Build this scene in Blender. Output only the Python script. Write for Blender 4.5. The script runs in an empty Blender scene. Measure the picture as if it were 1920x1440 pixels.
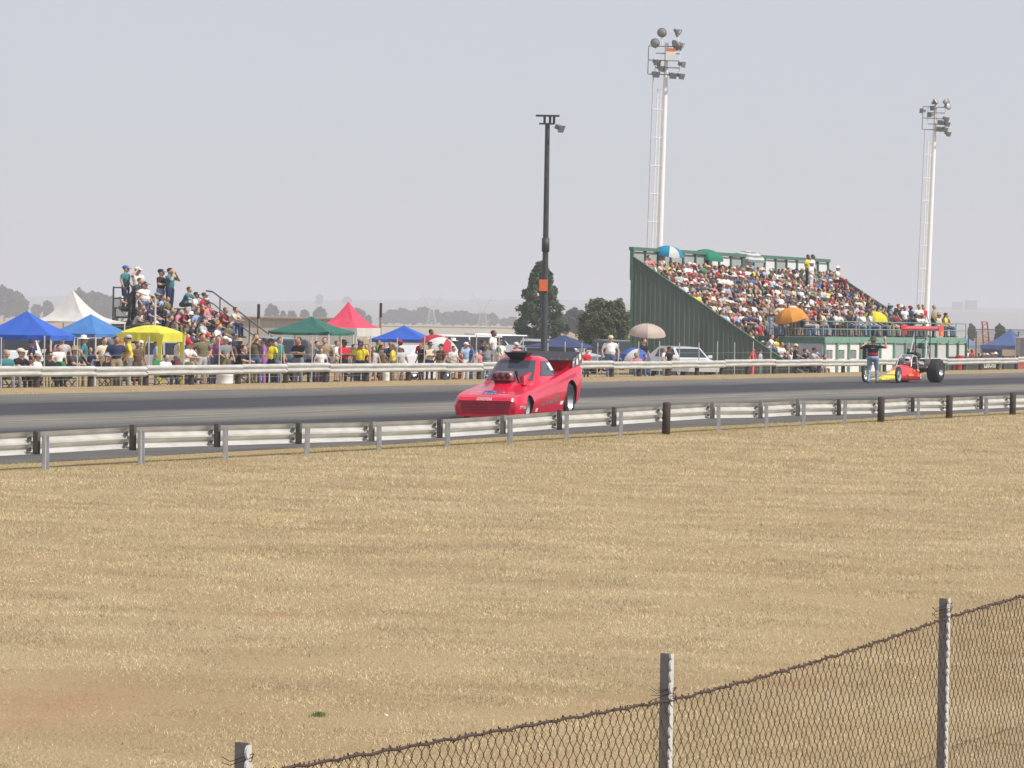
import bpy, bmesh, math, random
import numpy as np
from mathutils import Vector, Matrix, Euler
from mathutils.bvhtree import BVHTree
random.seed(7); np.random.seed(7)
R = math.radians
scn = bpy.context.scene
col = scn.collection

# ------------------------------------------------------------------ camera
FPX, EYE = 9270.0, 2.2                        # focal length in photo pixels (1920 wide), eye height over the strip
ROLL, PITCH, TH = R(.9), math.atan(120 / 9270.0), R(19.0)
FW = Vector((0, math.cos(PITCH), -math.sin(PITCH)))
_r0 = Vector((1, 0, 0)); _u0 = Vector((0, math.sin(PITCH), math.cos(PITCH)))
RT = _r0 * math.cos(ROLL) + _u0 * math.sin(ROLL)
UP = -_r0 * math.sin(ROLL) + _u0 * math.cos(ROLL)
CAM = Vector((0, 0, EYE))
cd = bpy.data.cameras.new('camera'); cam = bpy.data.objects.new('camera', cd); col.objects.link(cam)
cd.sensor_width = 36; cd.lens = FPX / 1920 * 36; cd.clip_start = .5; cd.clip_end = 30000
cam.matrix_world = Matrix(((RT.x, UP.x, -FW.x, 0), (RT.y, UP.y, -FW.y, 0), (RT.z, UP.z, -FW.z, EYE), (0, 0, 0, 1)))
scn.camera = cam

# ------------------------------------------------------------------ sky, sun, exposure
SUN_DIR = Vector((.90, -.42, 0)).normalized(); SUN_EL = R(47)
w = bpy.data.worlds.new('World'); scn.world = w; w.use_nodes = True
nt = w.node_tree; nt.nodes.clear()
sky = nt.nodes.new('ShaderNodeTexSky'); sky.sky_type = 'NISHITA'; sky.sun_disc = False
sky.sun_elevation = SUN_EL; sky.sun_rotation = math.atan2(SUN_DIR.x, SUN_DIR.y)
sky.altitude = 1600; sky.air_density = 1.0; sky.dust_density = 3.0; sky.ozone_density = 2.5
hz = nt.nodes.new('ShaderNodeMixRGB'); hz.inputs[0].default_value = .72
hz.inputs[2].default_value = (6.85, 6.9, 7.65, 1)      # even smoke haze over the whole sky
bg = nt.nodes.new('ShaderNodeBackground'); bg.inputs[1].default_value = .1
wo = nt.nodes.new('ShaderNodeOutputWorld')
nt.links.new(sky.outputs[0], hz.inputs[1]); nt.links.new(hz.outputs[0], bg.inputs[0]); nt.links.new(bg.outputs[0], wo.inputs[0])
sl = bpy.data.lights.new('sun', 'SUN'); sun = bpy.data.objects.new('sun', sl); col.objects.link(sun)
sl.energy = 4.2; sl.angle = R(.6); sl.color = (1, .95, .87)
sdir = Vector((SUN_DIR.x * math.cos(SUN_EL), SUN_DIR.y * math.cos(SUN_EL), math.sin(SUN_EL)))
sun.rotation_euler = sdir.to_track_quat('Z', 'Y').to_euler(); sun.location = (20, 0, 40)
scn.view_settings.view_transform = 'Standard'; scn.view_settings.look = 'None'
scn.view_settings.exposure = 0.0; scn.view_settings.gamma = 1.0
scn.view_settings.use_curve_mapping = False
scn.render.engine = 'CYCLES'
scn.cycles.use_denoising = True
scn.cycles.max_bounces = 6; scn.cycles.volume_bounces = 1
scn.cycles.use_adaptive_sampling = True; scn.cycles.adaptive_threshold = .015
scn.render.film_transparent = False

# ------------------------------------------------------------------ pixel and road coordinates
SN, CS = math.sin(TH), math.cos(TH)           # road axis (along = u, across to the far side = v)
def RD(u, v, z=0.0): return Vector((u * SN - v * CS, u * CS + v * SN, z))
def UV(p): return p.x * SN + p.y * CS, -p.x * CS + p.y * SN
def ray(px, py): return FW + RT * ((px - 960) / FPX) - UP * ((py - 720) / FPX)
def gp(px, py, z=0.0):
    d = ray(px, py); return CAM + d * ((z - EYE) / d.z)
def atY(px, py, Y):
    d = ray(px, py); return CAM + d * (Y / d.y)
def zat(px, py, Y): return atY(px, py, Y).z
def sm(t): t = max(0.0, min(1.0, t)); return t * t * (3 - 2 * t)
def gz(u, v):
    if v < 28: z = -min(.6, .0178 * (28 - v))
    elif v < 60.6: z = 0.0
    else: z = -.25 * sm((v - 60.6) / 3) - .25 * sm((v - 66) / 20)
    Y = u * CS + v * SN
    if Y > 400: z -= 2.2 * sm((Y - 400) / 2500)
    return z
def colu(px, v, py=650):                      # u where image column px meets the upright plane v
    d = ray(px, py); k = d.x / d.y
    return v * (CS + k * SN) / (SN - k * CS)
def pos(px, v, py=650):
    u = colu(px, v, py); return RD(u, v, gz(u, v))
ROADZ = -TH                                   # rz that turns local +Y onto the road axis

# ------------------------------------------------------------------ materials
MC = {}
def mat(name, c, rough=.65, metal=0.0, var=.12, scale=6.0, bump=0.0, coat=0.0, emit=None, spec=None, stretch=None, trans=0.0):
    if name in MC: return MC[name]
    m = bpy.data.materials.new(name); m.use_nodes = True; t = m.node_tree; b = t.nodes['Principled BSDF']
    b.inputs['Roughness'].default_value = rough; b.inputs['Metallic'].default_value = metal
    if coat: b.inputs['Coat Weight'].default_value = coat; b.inputs['Coat Roughness'].default_value = .06
    if spec is not None: b.inputs['Specular IOR Level'].default_value = spec
    if trans: b.inputs['Transmission Weight'].default_value = trans
    tc = t.nodes.new('ShaderNodeTexCoord'); n = t.nodes.new('ShaderNodeTexNoise')
    n.inputs['Scale'].default_value = scale; n.inputs['Detail'].default_value = 5
    if stretch:
        mp = t.nodes.new('ShaderNodeMapping'); mp.inputs['Scale'].default_value = stretch
        t.links.new(tc.outputs['Object'], mp.inputs[0]); t.links.new(mp.outputs[0], n.inputs['Vector'])
    else: t.links.new(tc.outputs['Object'], n.inputs['Vector'])
    cr = t.nodes.new('ShaderNodeValToRGB')
    cr.color_ramp.elements[0].position = .3; cr.color_ramp.elements[1].position = .7
    lo = [max(0, x * (1 - var)) for x in c]; hi = [min(1, x * (1 + var)) for x in c]
    cr.color_ramp.elements[0].color = (*lo, 1); cr.color_ramp.elements[1].color = (*hi, 1)
    t.links.new(n.outputs['Fac'], cr.inputs[0]); t.links.new(cr.outputs[0], b.inputs['Base Color'])
    if bump:
        bp = t.nodes.new('ShaderNodeBump'); bp.inputs['Strength'].default_value = bump; bp.inputs['Distance'].default_value = .02
        t.links.new(n.outputs['Fac'], bp.inputs['Height']); t.links.new(bp.outputs[0], b.inputs['Normal'])
    if emit: b.inputs['Emission Color'].default_value = (*emit, 1); b.inputs['Emission Strength'].default_value = 1
    MC[name] = m; return m
def cloth(name, c, var=.1): return mat(name, c, .85, 0, var, 9, .15, spec=.2)
def tentcloth(name, c): # thin fabric: some light passes through
    if name in MC: return MC[name]
    m = mat(name, c, .75, 0, .07, 2.2, .25, spec=.25)
    t = m.node_tree; b = t.nodes['Principled BSDF']; o = t.nodes['Material Output']
    tr = t.nodes.new('ShaderNodeBsdfTranslucent'); mx = t.nodes.new('ShaderNodeMixShader'); mx.inputs[0].default_value = .25
    tr.inputs[0].default_value = (*c, 1)
    t.links.new(b.outputs[0], mx.inputs[1]); t.links.new(tr.outputs[0], mx.inputs[2]); t.links.new(mx.outputs[0], o.inputs[0])
    return m

# ------------------------------------------------------------------ mesh builder
class MB:
    def __init__(s): s.v = []; s.f = []; s.m = []; s.smooth = []
    def add(s, vs, fs, mi=0, smooth=False):
        o = len(s.v); s.v += [tuple(p) for p in vs]; s.f += [tuple(i + o for i in q) for q in fs]
        s.m += [mi] * len(fs); s.smooth += [smooth] * len(fs); return s
    def box(s, c, d, mi=0, rot=None):
        x, y, z = d[0] / 2, d[1] / 2, d[2] / 2
        vs = [Vector((sx * x, sy * y, sz * z)) for sz in (-1, 1) for sy in (-1, 1) for sx in (-1, 1)]
        if rot is not None: vs = [rot @ p for p in vs]
        c = Vector(c); vs = [p + c for p in vs]
        return s.add(vs, [(0, 2, 3, 1), (4, 5, 7, 6), (0, 1, 5, 4), (1, 3, 7, 5), (3, 2, 6, 7), (2, 0, 4, 6)], mi)
    def tube(s, a, b, ra, rb=None, n=8, mi=0, cap=True, smooth=True):
        a = Vector(a); b = Vector(b); rb = ra if rb is None else rb
        d = (b - a); d = d.normalized() if d.length > 1e-9 else Vector((0, 0, 1))
        x = d.orthogonal().normalized(); y = d.cross(x)
        vs = []
        for p, r in ((a, ra), (b, rb)):
            for i in range(n):
                t = 2 * math.pi * i / n; vs.append(p + (x * math.cos(t) + y * math.sin(t)) * r)
        s.add(vs, [(i, (i + 1) % n, n + (i + 1) % n, n + i) for i in range(n)], mi, smooth)
        if cap:
            s.add(vs[:n], [tuple(reversed(range(n)))], mi); s.add(vs[n:], [tuple(range(n))], mi)
        return s
    def path(s, pts, r, n=6, mi=0):
        for a, b in zip(pts[:-1], pts[1:]): s.tube(a, b, r, r, n, mi)
        return s
    def lathe(s, prof, n=16, mi=0, o=(0, 0, 0), axis='z', smooth=True, M=None):
        vs = []; k = len(prof)
        for i in range(n):
            t = 2 * math.pi * i / n
            for r, h in prof:
                p = (r * math.cos(t), r * math.sin(t), h)
                if axis == 'y': p = (r * math.cos(t), h, r * math.sin(t))
                if axis == 'x': p = (h, r * math.cos(t), r * math.sin(t))
                p = Vector(p)
                if M is not None: p = M @ p
                vs.append(p + Vector(o))
        fs = [(i * k + j, ((i + 1) % n) * k + j, ((i + 1) % n) * k + j + 1, i * k + j + 1) for i in range(n) for j in range(k - 1)]
        return s.add(vs, fs, mi, smooth)
    def prism(s, poly, d, mi=0):             # poly: 3-D points, d: extrusion vector
        d = Vector(d); n = len(poly); vs = [Vector(p) for p in poly] + [Vector(p) + d for p in poly]
        return s.add(vs, [tuple(reversed(range(n))), tuple(range(n, 2 * n))] + [(i, (i + 1) % n, n + (i + 1) % n, n + i) for i in range(n)], mi)
    def loft(s, rings, mi=0, closed=True, cap=True, smooth=True):
        n = len(rings[0]); vs = [p for r in rings for p in r]
        m = n if closed else n - 1
        s.add(vs, [(a * n + i, a * n + (i + 1) % n, (a + 1) * n + (i + 1) % n, (a + 1) * n + i) for a in range(len(rings) - 1) for i in range(m)], mi, smooth)
        if cap and closed:
            s.add(rings[0], [tuple(reversed(range(n)))], mi); s.add(rings[-1], [tuple(range(n))], mi)
        return s
    def mesh(s, name, mats, fix=True):
        me = bpy.data.meshes.new(name); me.from_pydata(s.v, [], s.f)
        for m in (mats if isinstance(mats, (list, tuple)) else [mats]): me.materials.append(m)
        me.polygons.foreach_set('material_index', s.m); me.polygons.foreach_set('use_smooth', s.smooth)
        if fix:
            b = bmesh.new(); b.from_mesh(me); bmesh.ops.recalc_face_normals(b, faces=b.faces); b.to_mesh(me); b.free()
        me.update(); return me
    def build(s, name, mats, parent=None, **kw):
        return link(name, s.mesh(name, mats), parent, **kw)
def link(name, me, parent=None, loc=None, rot=None, kind=None, label=None, cat=None, group=None):
    o = bpy.data.objects.new(name, me); col.objects.link(o)
    if parent is not None: o.parent = parent
    if loc is not None: o.location = loc
    if rot is not None: o.rotation_euler = rot
    tag(o, label, cat, group, kind); return o
def tag(o, label=None, cat=None, group=None, kind=None):
    if label: o['label'] = label
    if cat: o['category'] = cat
    if group: o['group'] = group
    if kind: o['kind'] = kind
def thing(name, label, cat, loc=(0, 0, 0), rz=0.0, group=None):
    o = bpy.data.objects.new(name, None); col.objects.link(o); o.empty_display_size = .2
    o.location = loc; o.rotation_euler = (0, 0, rz); tag(o, label, cat, group); return o
def evald(o):                                 # mesh of an object with its modifiers, object removed
    dg = bpy.context.evaluated_depsgraph_get()
    me = bpy.data.meshes.new_from_object(o.evaluated_get(dg)); bpy.data.objects.remove(o); return me

GALV = mat('galvanised_steel', (.50, .52, .53), .5, .35, .22, 3.0, .1)
RAILM = mat('weathered_rail_zinc', (.54, .54, .51), .5, .15, .18, 2.4, .12, stretch=(1, .5, 4))
TIMBER = mat('dark_creosoted_timber', (.05, .036, .032), .8, 0, .3, 8, .4)
BLACK = mat('black_satin', (.015, .015, .017), .45, 0, .2)
DKSTEEL = mat('dark_steel', (.09, .09, .095), .5, .4, .2)
RUBBER = mat('tyre_rubber', (.022, .022, .023), .75, 0, .2, 20, .2)
CHROME = mat('bright_metal', (.7, .7, .71), .25, .9, .1)
WHITEP = mat('white_paint', (.78, .78, .76), .5, 0, .05, 1.5)

# ================================================================== SETTING
def ground_mat():
    m = bpy.data.materials.new('dry_veld_ground'); m.use_nodes = True; t = m.node_tree; b = t.nodes['Principled BSDF']
    b.inputs['Roughness'].default_value = .95; b.inputs['Specular IOR Level'].default_value = .1
    tc = t.nodes.new('ShaderNodeTexCoord')
    def noise(s, d=6, mp=None):
        n = t.nodes.new('ShaderNodeTexNoise'); n.inputs['Scale'].default_value = s; n.inputs['Detail'].default_value = d
        if mp:
            q = t.nodes.new('ShaderNodeMapping'); q.inputs['Scale'].default_value = mp
            t.links.new(tc.outputs['Object'], q.inputs[0]); t.links.new(q.outputs[0], n.inputs['Vector'])
        else: t.links.new(tc.outputs['Object'], n.inputs['Vector'])
        return n
    def ramp(n, stops):
        r = t.nodes.new('ShaderNodeValToRGB'); e = r.color_ramp.elements
        while len(e) < len(stops): e.new(.5)
        for k, (p, c) in enumerate(stops): e[k].position = p; e[k].color = (*c, 1)
        t.links.new(n.outputs['Fac'], r.inputs[0]); return r
    def mix(f, a, bb, mode='MIX'):
        x = t.nodes.new('ShaderNodeMixRGB'); x.blend_type = mode
        if isinstance(f, float): x.inputs[0].default_value = f
        else: t.links.new(f, x.inputs[0])
        t.links.new(a, x.inputs[1]); t.links.new(bb, x.inputs[2]); return x.outputs[0]
    fine = ramp(noise(55, 8), [(.25, (.20, .135, .07)), (.5, (.36, .26, .145)), (.75, (.55, .43, .26))])
    patch = ramp(noise(.35, 7), [(.35, (.31, .215, .11)), (.52, (.40, .30, .165)), (.7, (.44, .345, .20))])
    c = mix(.5, fine.outputs[0], patch.outputs[0])
    soil = ramp(noise(.55, 9, (1, .6, 1)), [(.64, (0, 0, 0)), (.74, (1, 1, 1))])
    red = ramp(noise(20, 6), [(.3, (.30, .16, .085)), (.7, (.42, .26, .15))])
    sf = t.nodes.new('ShaderNodeMath'); sf.operation = 'MULTIPLY'; sf.inputs[1].default_value = .75
    t.links.new(soil.outputs[0], sf.inputs[0])
    c = mix(sf.outputs[0], c, red.outputs[0])
    q = gp(120, 1335, -.33); sub = t.nodes.new('ShaderNodeVectorMath'); sub.operation = 'SUBTRACT'; sub.inputs[1].default_value = (q.x, q.y, q.z)
    scl = t.nodes.new('ShaderNodeVectorMath'); scl.operation = 'MULTIPLY'; scl.inputs[1].default_value = (.85, .28, 0)
    ln = t.nodes.new('ShaderNodeVectorMath'); ln.operation = 'LENGTH'; mr = t.nodes.new('ShaderNodeMapRange'); mr.inputs[1].default_value = 1.1; mr.inputs[2].default_value = .1
    wn = noise(3, 6); ad = t.nodes.new('ShaderNodeMath'); ad.operation = 'ADD'
    t.links.new(tc.outputs['Object'], sub.inputs[0]); t.links.new(sub.outputs[0], scl.inputs[0]); t.links.new(scl.outputs[0], ln.inputs[0])
    t.links.new(ln.outputs['Value'], ad.inputs[0]); t.links.new(wn.outputs['Fac'], ad.inputs[1]); t.links.new(ad.outputs[0], mr.inputs[0])
    c = mix(mr.outputs[0], c, red.outputs[0])
    t.links.new(c, b.inputs['Base Color'])
    bp = t.nodes.new('ShaderNodeBump'); bp.inputs['Strength'].default_value = .6; bp.inputs['Distance'].default_value = .03
    t.links.new(noise(40, 8).outputs['Fac'], bp.inputs['Height']); t.links.new(bp.outputs[0], b.inputs['Normal'])
    return m
GROUND = ground_mat()
def grid(name, us, vs, zf, m, **kw):
    V = [tuple(RD(u, v, zf(u, v))) for u in us for v in vs]; n = len(vs)
    F = [(a * n + i, (a + 1) * n + i, (a + 1) * n + i + 1, a * n + i + 1) for a in range(len(us) - 1) for i in range(n - 1)]
    me = bpy.data.meshes.new(name); me.from_pydata(V, [], F); me.materials.append(m)
    b = bmesh.new(); b.from_mesh(me); bmesh.ops.recalc_face_normals(b, faces=b.faces)
    if sum(f.normal.z for f in b.faces) < 0: bmesh.ops.reverse_faces(b, faces=b.faces)
    b.to_mesh(me); b.free()
    me.polygons.foreach_set('use_smooth', [True] * len(F)); return link(name, me, **kw)
us = [-300, -150, -60, -20] + list(np.arange(0, 300, 6.0)) + [300, 330, 370, 420, 500, 600, 750, 950, 1200, 1500, 1900, 2400, 2800, 3200]
vs_ = [-2000, -1200, -600, -250, -100, -40, -15, -5] + list(np.arange(0, 28, 2.0)) + [28, 34, 45, 55, 60.6, 61.3, 62, 62.8, 63.6, 65, 67, 70, 75, 80, 86, 95, 110, 140, 190, 260, 350, 480, 650, 850, 1100, 1400, 1800, 2300, 3000, 5600]
grid('ground', us, vs_, gz, GROUND, kind='structure')

def hill_mat():
    m = mat('far_veld', (.235, .21, .175), .95, 0, .25, .004, spec=.05); return m
def hillz(u, v):
    Y = u * CS + v * SN; X = u * SN - v * CS
    k = sm((u - 3200) / 5000)
    top = 33 + 4 * math.sin(X / 310 + .6) + 2.5 * math.sin(X / 120 + 2) + 1.5 * math.sin(X / 63)
    return gz(3200, v) * (1 - k) + top * k ** 1.3
hu = [3200, 3500, 3900, 4300, 4700, 5200, 5700, 6200, 6700, 7200, 7700, 8200, 8700, 9300]
hv = list(np.arange(-2000, 5601, 60.0)); hv[-1] = 5600
grid('hills', hu, hv, hillz, hill_mat(), kind='structure')

# the drag strip: local x = -v, local y = u
def asphalt_mat():
    m = bpy.data.materials.new('drag_strip_asphalt'); m.use_nodes = True; t = m.node_tree; b = t.nodes['Principled BSDF']
    tc = t.nodes.new('ShaderNodeTexCoord'); sx = t.nodes.new('ShaderNodeSeparateXYZ'); t.links.new(tc.outputs['Object'], sx.inputs[0])
    nz = t.nodes.new('ShaderNodeTexNoise'); nz.inputs['Scale'].default_value = .35; nz.inputs['Detail'].default_value = 8
    mp = t.nodes.new('ShaderNodeMapping'); mp.inputs['Scale'].default_value = (1, .06, 1)
    t.links.new(tc.outputs['Object'], mp.inputs[0]); t.links.new(mp.outputs[0], nz.inputs['Vector'])
    a = t.nodes.new('ShaderNodeMath'); a.operation = 'MULTIPLY_ADD'; a.inputs[1].default_value = 1.6; t.links.new(nz.outputs['Fac'], a.inputs[0])
    neg = t.nodes.new('ShaderNodeMath'); neg.operation = 'MULTIPLY_ADD'; neg.inputs[1].default_value = -1; neg.inputs[2].default_value = -.8
    t.links.new(sx.outputs[0], neg.inputs[0]); t.links.new(neg.outputs[0], a.inputs[2])
    sc = t.nodes.new('ShaderNodeMapRange'); sc.inputs[1].default_value = 29; sc.inputs[2].default_value = 57
    t.links.new(a.outputs[0], sc.inputs[0])
    r = t.nodes.new('ShaderNodeValToRGB'); e = r.color_ramp.elements
    L = (.20, .191, .168); Dk = (.048, .049, .056); S = (.115, .111, .102); G = (.155, .148, .132)
    st = [(29.0, S), (33.2, S), (34.4, Dk), (38.0, Dk), (39.0, S), (40.3, L), (43.2, L), (44.1, S), (44.8, Dk), (49.6, Dk), (50.6, S), (53, G), (57, L)]
    while len(e) < len(st): e.new(.5)
    for k, (v, c) in enumerate(st): e[k].position = (v - 29) / 28; e[k].color = (*c, 1)
    t.links.new(sc.outputs[0], r.inputs[0])
    n2 = t.nodes.new('ShaderNodeTexNoise'); n2.inputs['Scale'].default_value = 1.4; n2.inputs['Detail'].default_value = 9
    mp2 = t.nodes.new('ShaderNodeMapping'); mp2.inputs['Scale'].default_value = (1.6, .12, 1)
    t.links.new(tc.outputs['Object'], mp2.inputs[0]); t.links.new(mp2.outputs[0], n2.inputs['Vector'])
    r2 = t.nodes.new('ShaderNodeValToRGB'); r2.color_ramp.elements[0].position = .3; r2.color_ramp.elements[1].position = .72
    r2.color_ramp.elements[0].color = (.66, .66, .69, 1); r2.color_ramp.elements[1].color = (1.22, 1.19, 1.12, 1)
    t.links.new(n2.outputs['Fac'], r2.inputs[0])
    mx = t.nodes.new('ShaderNodeMixRGB'); mx.blend_type = 'MULTIPLY'; mx.inputs[0].default_value = 1
    t.links.new(r.outputs[0], mx.inputs[1]); t.links.new(r2.outputs[0], mx.inputs[2]); t.links.new(mx.outputs[0], b.inputs['Base Color'])
    b.inputs['Roughness'].default_value = .8; b.inputs['Specular IOR Level'].default_value = .25
    return m
mb = MB(); ys = list(np.arange(-60, 620, 4.0))
rag = lambda k, s: .18 * math.sin(k * 1.7 + s) + .12 * math.sin(k * 4.1 + s * 2)
ring = [[(-55.6 - rag(i, 1), y, .006), (-42, y, .012), (-30.2 + rag(i, 5), y, .006)] for i, y in enumerate(ys)]
mb.loft(ring, 0, closed=False, smooth=False)
link('drag_strip', mb.mesh('drag_strip', asphalt_mat()), rot=(0, 0, ROADZ), kind='structure')
for name, v, wd in (('centre_line', 41.75, .11), ('edge_line', 52.9, .07)):
    mb = MB()
    rr = random.Random(3)
    y = 60.0
    while y < 420:
        L = rr.uniform(1.5, 9) if v < 50 else rr.uniform(2, 6)
        mb.add([(-v - wd / 2, y, .0165), (-v + wd / 2, y, .0165), (-v + wd / 2, y + L, .0165), (-v - wd / 2, y + L, .0165)], [(0, 1, 2, 3)])
        y += L + (rr.uniform(.05, .8) if v < 50 else rr.uniform(2, 7))
    link(name, mb.mesh(name, mat('worn_yellow_line' if v < 50 else 'worn_pale_line', (.50, .38, .15) if v < 50 else (.3, .29, .26), .8, 0, .35, 1.5)), rot=(0, 0, ROADZ), kind='structure')

# dry grass: short mown blades, one mesh
def blades(name, X, Y, size, tint, m, z0=None, lab=None):
    n = len(X); ang = np.random.uniform(0, 2 * math.pi, n); la = np.random.uniform(0, 2 * math.pi, n)
    L = size * np.random.uniform(.5, 1.25, n); lean = np.random.uniform(.35, 1.42, n)
    wdt = size * np.random.uniform(.07, .15, n)
    U = X * SN + Y * CS; Vv = -X * CS + Y * SN
    Z = np.where(Vv < 28, -np.minimum(.6, .0178 * (28 - Vv)), 0.0)
    Z = np.where(Vv > 60.6, -.25 * np.clip((Vv - 60.6) / 3, 0, 1), Z) - .003
    P = np.empty((n, 3, 3), np.float32)
    dx, dy = np.cos(ang) * wdt, np.sin(ang) * wdt
    P[:, 0, 0] = X - dx; P[:, 0, 1] = Y - dy; P[:, 0, 2] = Z
    P[:, 1, 0] = X + dx; P[:, 1, 1] = Y + dy; P[:, 1, 2] = Z
    P[:, 2, 0] = X + np.cos(la) * L * np.sin(lean); P[:, 2, 1] = Y + np.sin(la) * L * np.sin(lean); P[:, 2, 2] = Z + L * np.cos(lean)
    me = bpy.data.meshes.new(name); me.vertices.add(3 * n); me.loops.add(3 * n); me.polygons.add(n)
    me.vertices.foreach_set('co', P.ravel()); me.loops.foreach_set('vertex_index', np.arange(3 * n, dtype=np.int32))
    me.polygons.foreach_set('loop_start', np.arange(0, 3 * n, 3, dtype=np.int32))
    a = me.color_attributes.new('tint', 'FLOAT_COLOR', 'POINT')
    C = np.ones((n, 3, 4), np.float32); C[:, :, :3] = tint[:, None, :]; a.data.foreach_set('color', C.ravel())
    me.materials.append(m); me.update(); me.validate()
    return link(name, me, kind='stuff', label=lab, cat='grass')
def grass_mat():
    m = bpy.data.materials.new('dry_grass_blades'); m.use_nodes = True; t = m.node_tree; b = t.nodes['Principled BSDF']
    at = t.nodes.new('ShaderNodeAttribute'); at.attribute_name = 'tint'
    b.inputs['Roughness'].default_value = .8; b.inputs['Specular IOR Level'].default_value = .15
    t.links.new(at.outputs['Color'], b.inputs['Base Color'])
    tr = t.nodes.new('ShaderNodeBsdfTranslucent'); mx = t.nodes.new('ShaderNodeMixShader'); mx.inputs[0].default_value = .3
    t.links.new(at.outputs['Color'], tr.inputs[0])
    t.links.new(b.outputs[0], mx.inputs[1]); t.links.new(tr.outputs[0], mx.inputs[2]); t.links.new(mx.outputs[0], t.nodes['Material Output'].inputs[0])
    return m
GRASS = grass_mat()
def vnoise(x, y, s):                          # cheap smooth value noise
    xi = np.floor(x / s).astype(int); yi = np.floor(y / s).astype(int); fx = x / s - xi; fy = y / s - yi
    h = lambda a, b: (np.sin(a * 127.1 + b * 311.7) * 43758.5453) % 1.0
    fx = fx * fx * (3 - 2 * fx); fy = fy * fy * (3 - 2 * fy)
    return (h(xi, yi) * (1 - fx) + h(xi + 1, yi) * fx) * (1 - fy) + (h(xi, yi + 1) * (1 - fx) + h(xi + 1, yi + 1) * fx) * fy
N0 = 4200000
Yc = np.random.uniform(19, 128, N0)
dens = (26 / np.maximum(Yc, 19)) ** 1.55 * (.27 * Yc + 2.5); keep = np.random.uniform(0, 1, N0) < dens / dens.max()
Yc = Yc[keep]; Xc = np.random.uniform(-1, 1, len(Yc)) * (.135 * Yc + 1.25)
Vc = -Xc * CS + Yc * SN; k = (Vc < 30.15 + .15 * np.sin(Yc)) & (Vc > 1.0); Xc, Yc, Vc = Xc[k], Yc[k], Vc[k]
bare = vnoise(Xc, Yc, 1.3) * .55 + vnoise(Xc, Yc, .37) * .3 + vnoise(Xc, Yc * .8, 4.2) * .45
_c = gp(120, 1335, -.33); bare = bare + .75 * np.exp(-((Xc - _c.x) / .8) ** 2 - ((Yc - _c.y) / 2.2) ** 2)
_c = gp(700, 1315, -.33); bare = bare + .3 * np.exp(-((Xc - _c.x) / .35) ** 2 - ((Yc - _c.y) / .5) ** 2)
crack = np.abs(vnoise(Xc + 9, Yc * .45, .9) - .5) < .035 + .03 * (Vc < 16)
hard = bare > 1.12
k = ((bare < .97 - .14 * (Vc < 14)) & ~crack) | (np.random.uniform(0, 1, len(Xc)) < np.where(hard, .08, .35)); Xc, Yc, Vc = Xc[k], Yc[k], Vc[k]
def straw(X, Y, V):
    n = len(X); g = np.random.uniform(0, 1, n)[:, None]; pn = vnoise(X, Y, 2.6)[:, None]; p2 = vnoise(X + 50, Y, .6)[:, None]
    a = np.array([.82, .70, .45]); b = np.array([.44, .345, .195]); c = np.array([.71, .635, .45])
    t = a * g + b * (1 - g); t = t * (1 - .45 * pn) + c * .45 * pn * (.6 + .6 * g); t = t * (.78 + .42 * p2)
    gr = np.clip((V - 27.2) / 2, 0, 1)[:, None] * .45
    return np.clip(t * (1 - gr) + np.array([.42, .38, .12]) * gr, 0, 1)
size = .0245 * (np.maximum(Yc, 22) / 26) ** .55 * np.where(Vc > 28.5, .75, 1.0) * (.7 + .7 * vnoise(Xc, Yc, .5))
print('blades', len(Xc))
blades('dry_grass', Xc, Yc, size, straw(Xc, Yc, Vc), GRASS, lab='short dry straw coloured grass between the wire fence and the near crash barrier')
n = 90000
u = np.random.uniform(110, 300, n); v = np.concatenate([np.random.uniform(55.3, 60.9, n // 2), 55.6 + np.abs(np.random.normal(0, .5, n // 4)), 60.2 + np.random.normal(0, .5, n - n // 2 - n // 4)])
X = u * SN - v * CS; Y = u * CS + v * SN
k = vnoise(X, Y, 1.6) * .6 + vnoise(X, Y, .5) * .4 > .5; X, Y, v = X[k], Y[k], v[k]
blades('verge_grass', X, Y, .055 * (.4 + 1.3 * vnoise(X, Y, .9) ** 2), straw(X, Y, v * 0) * np.array([.92, .86, .74]), GRASS, lab='ragged dry grass on the verge below the far crash barrier')
# one live green tuft and some litter
g = gp(597, 1357, -.35); n = 300
X = g.x + np.random.normal(0, .022, n); Y = g.y + np.random.normal(0, .06, n)
blades('green_tuft', X, Y, np.full(n, .034), np.tile(np.array([.16, .22, .08]), (n, 1)) * np.random.uniform(.6, 1.4, (n, 1)), GRASS, lab='small tuft of fresh green grass alone in the dry field')
mb = MB(); p = gp(724, 1349, -.33); mb.box((p.x, p.y, p.z + .02), (.03, .03, .02), rot=Euler((.4, .3, .8)).to_matrix())
mb.build('paper_scrap', mat('crumpled_paper', (.75, .74, .72), .8), label='tiny white paper scrap lying in the dry grass', cat='litter')

# haze: one closed box of even pale air round everything
m = bpy.data.materials.new('winter_haze'); m.use_nodes = True; t = m.node_tree; t.nodes.remove(t.nodes['Principled BSDF'])
pv = t.nodes.new('ShaderNodeVolumePrincipled'); pv.inputs['Color'].default_value = (.85, .895, 1.0, 1); pv.inputs['Density'].default_value = .00026
pv.inputs['Anisotropy'].default_value = .15
t.links.new(pv.outputs[0], t.nodes['Material Output'].inputs['Volume'])
mb = MB(); mb.box((-1800, 4500, 22.5), (8200, 10000, 55))
link('haze', mb.mesh('haze', m), rot=(0, 0, ROADZ), kind='stuff')

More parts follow.
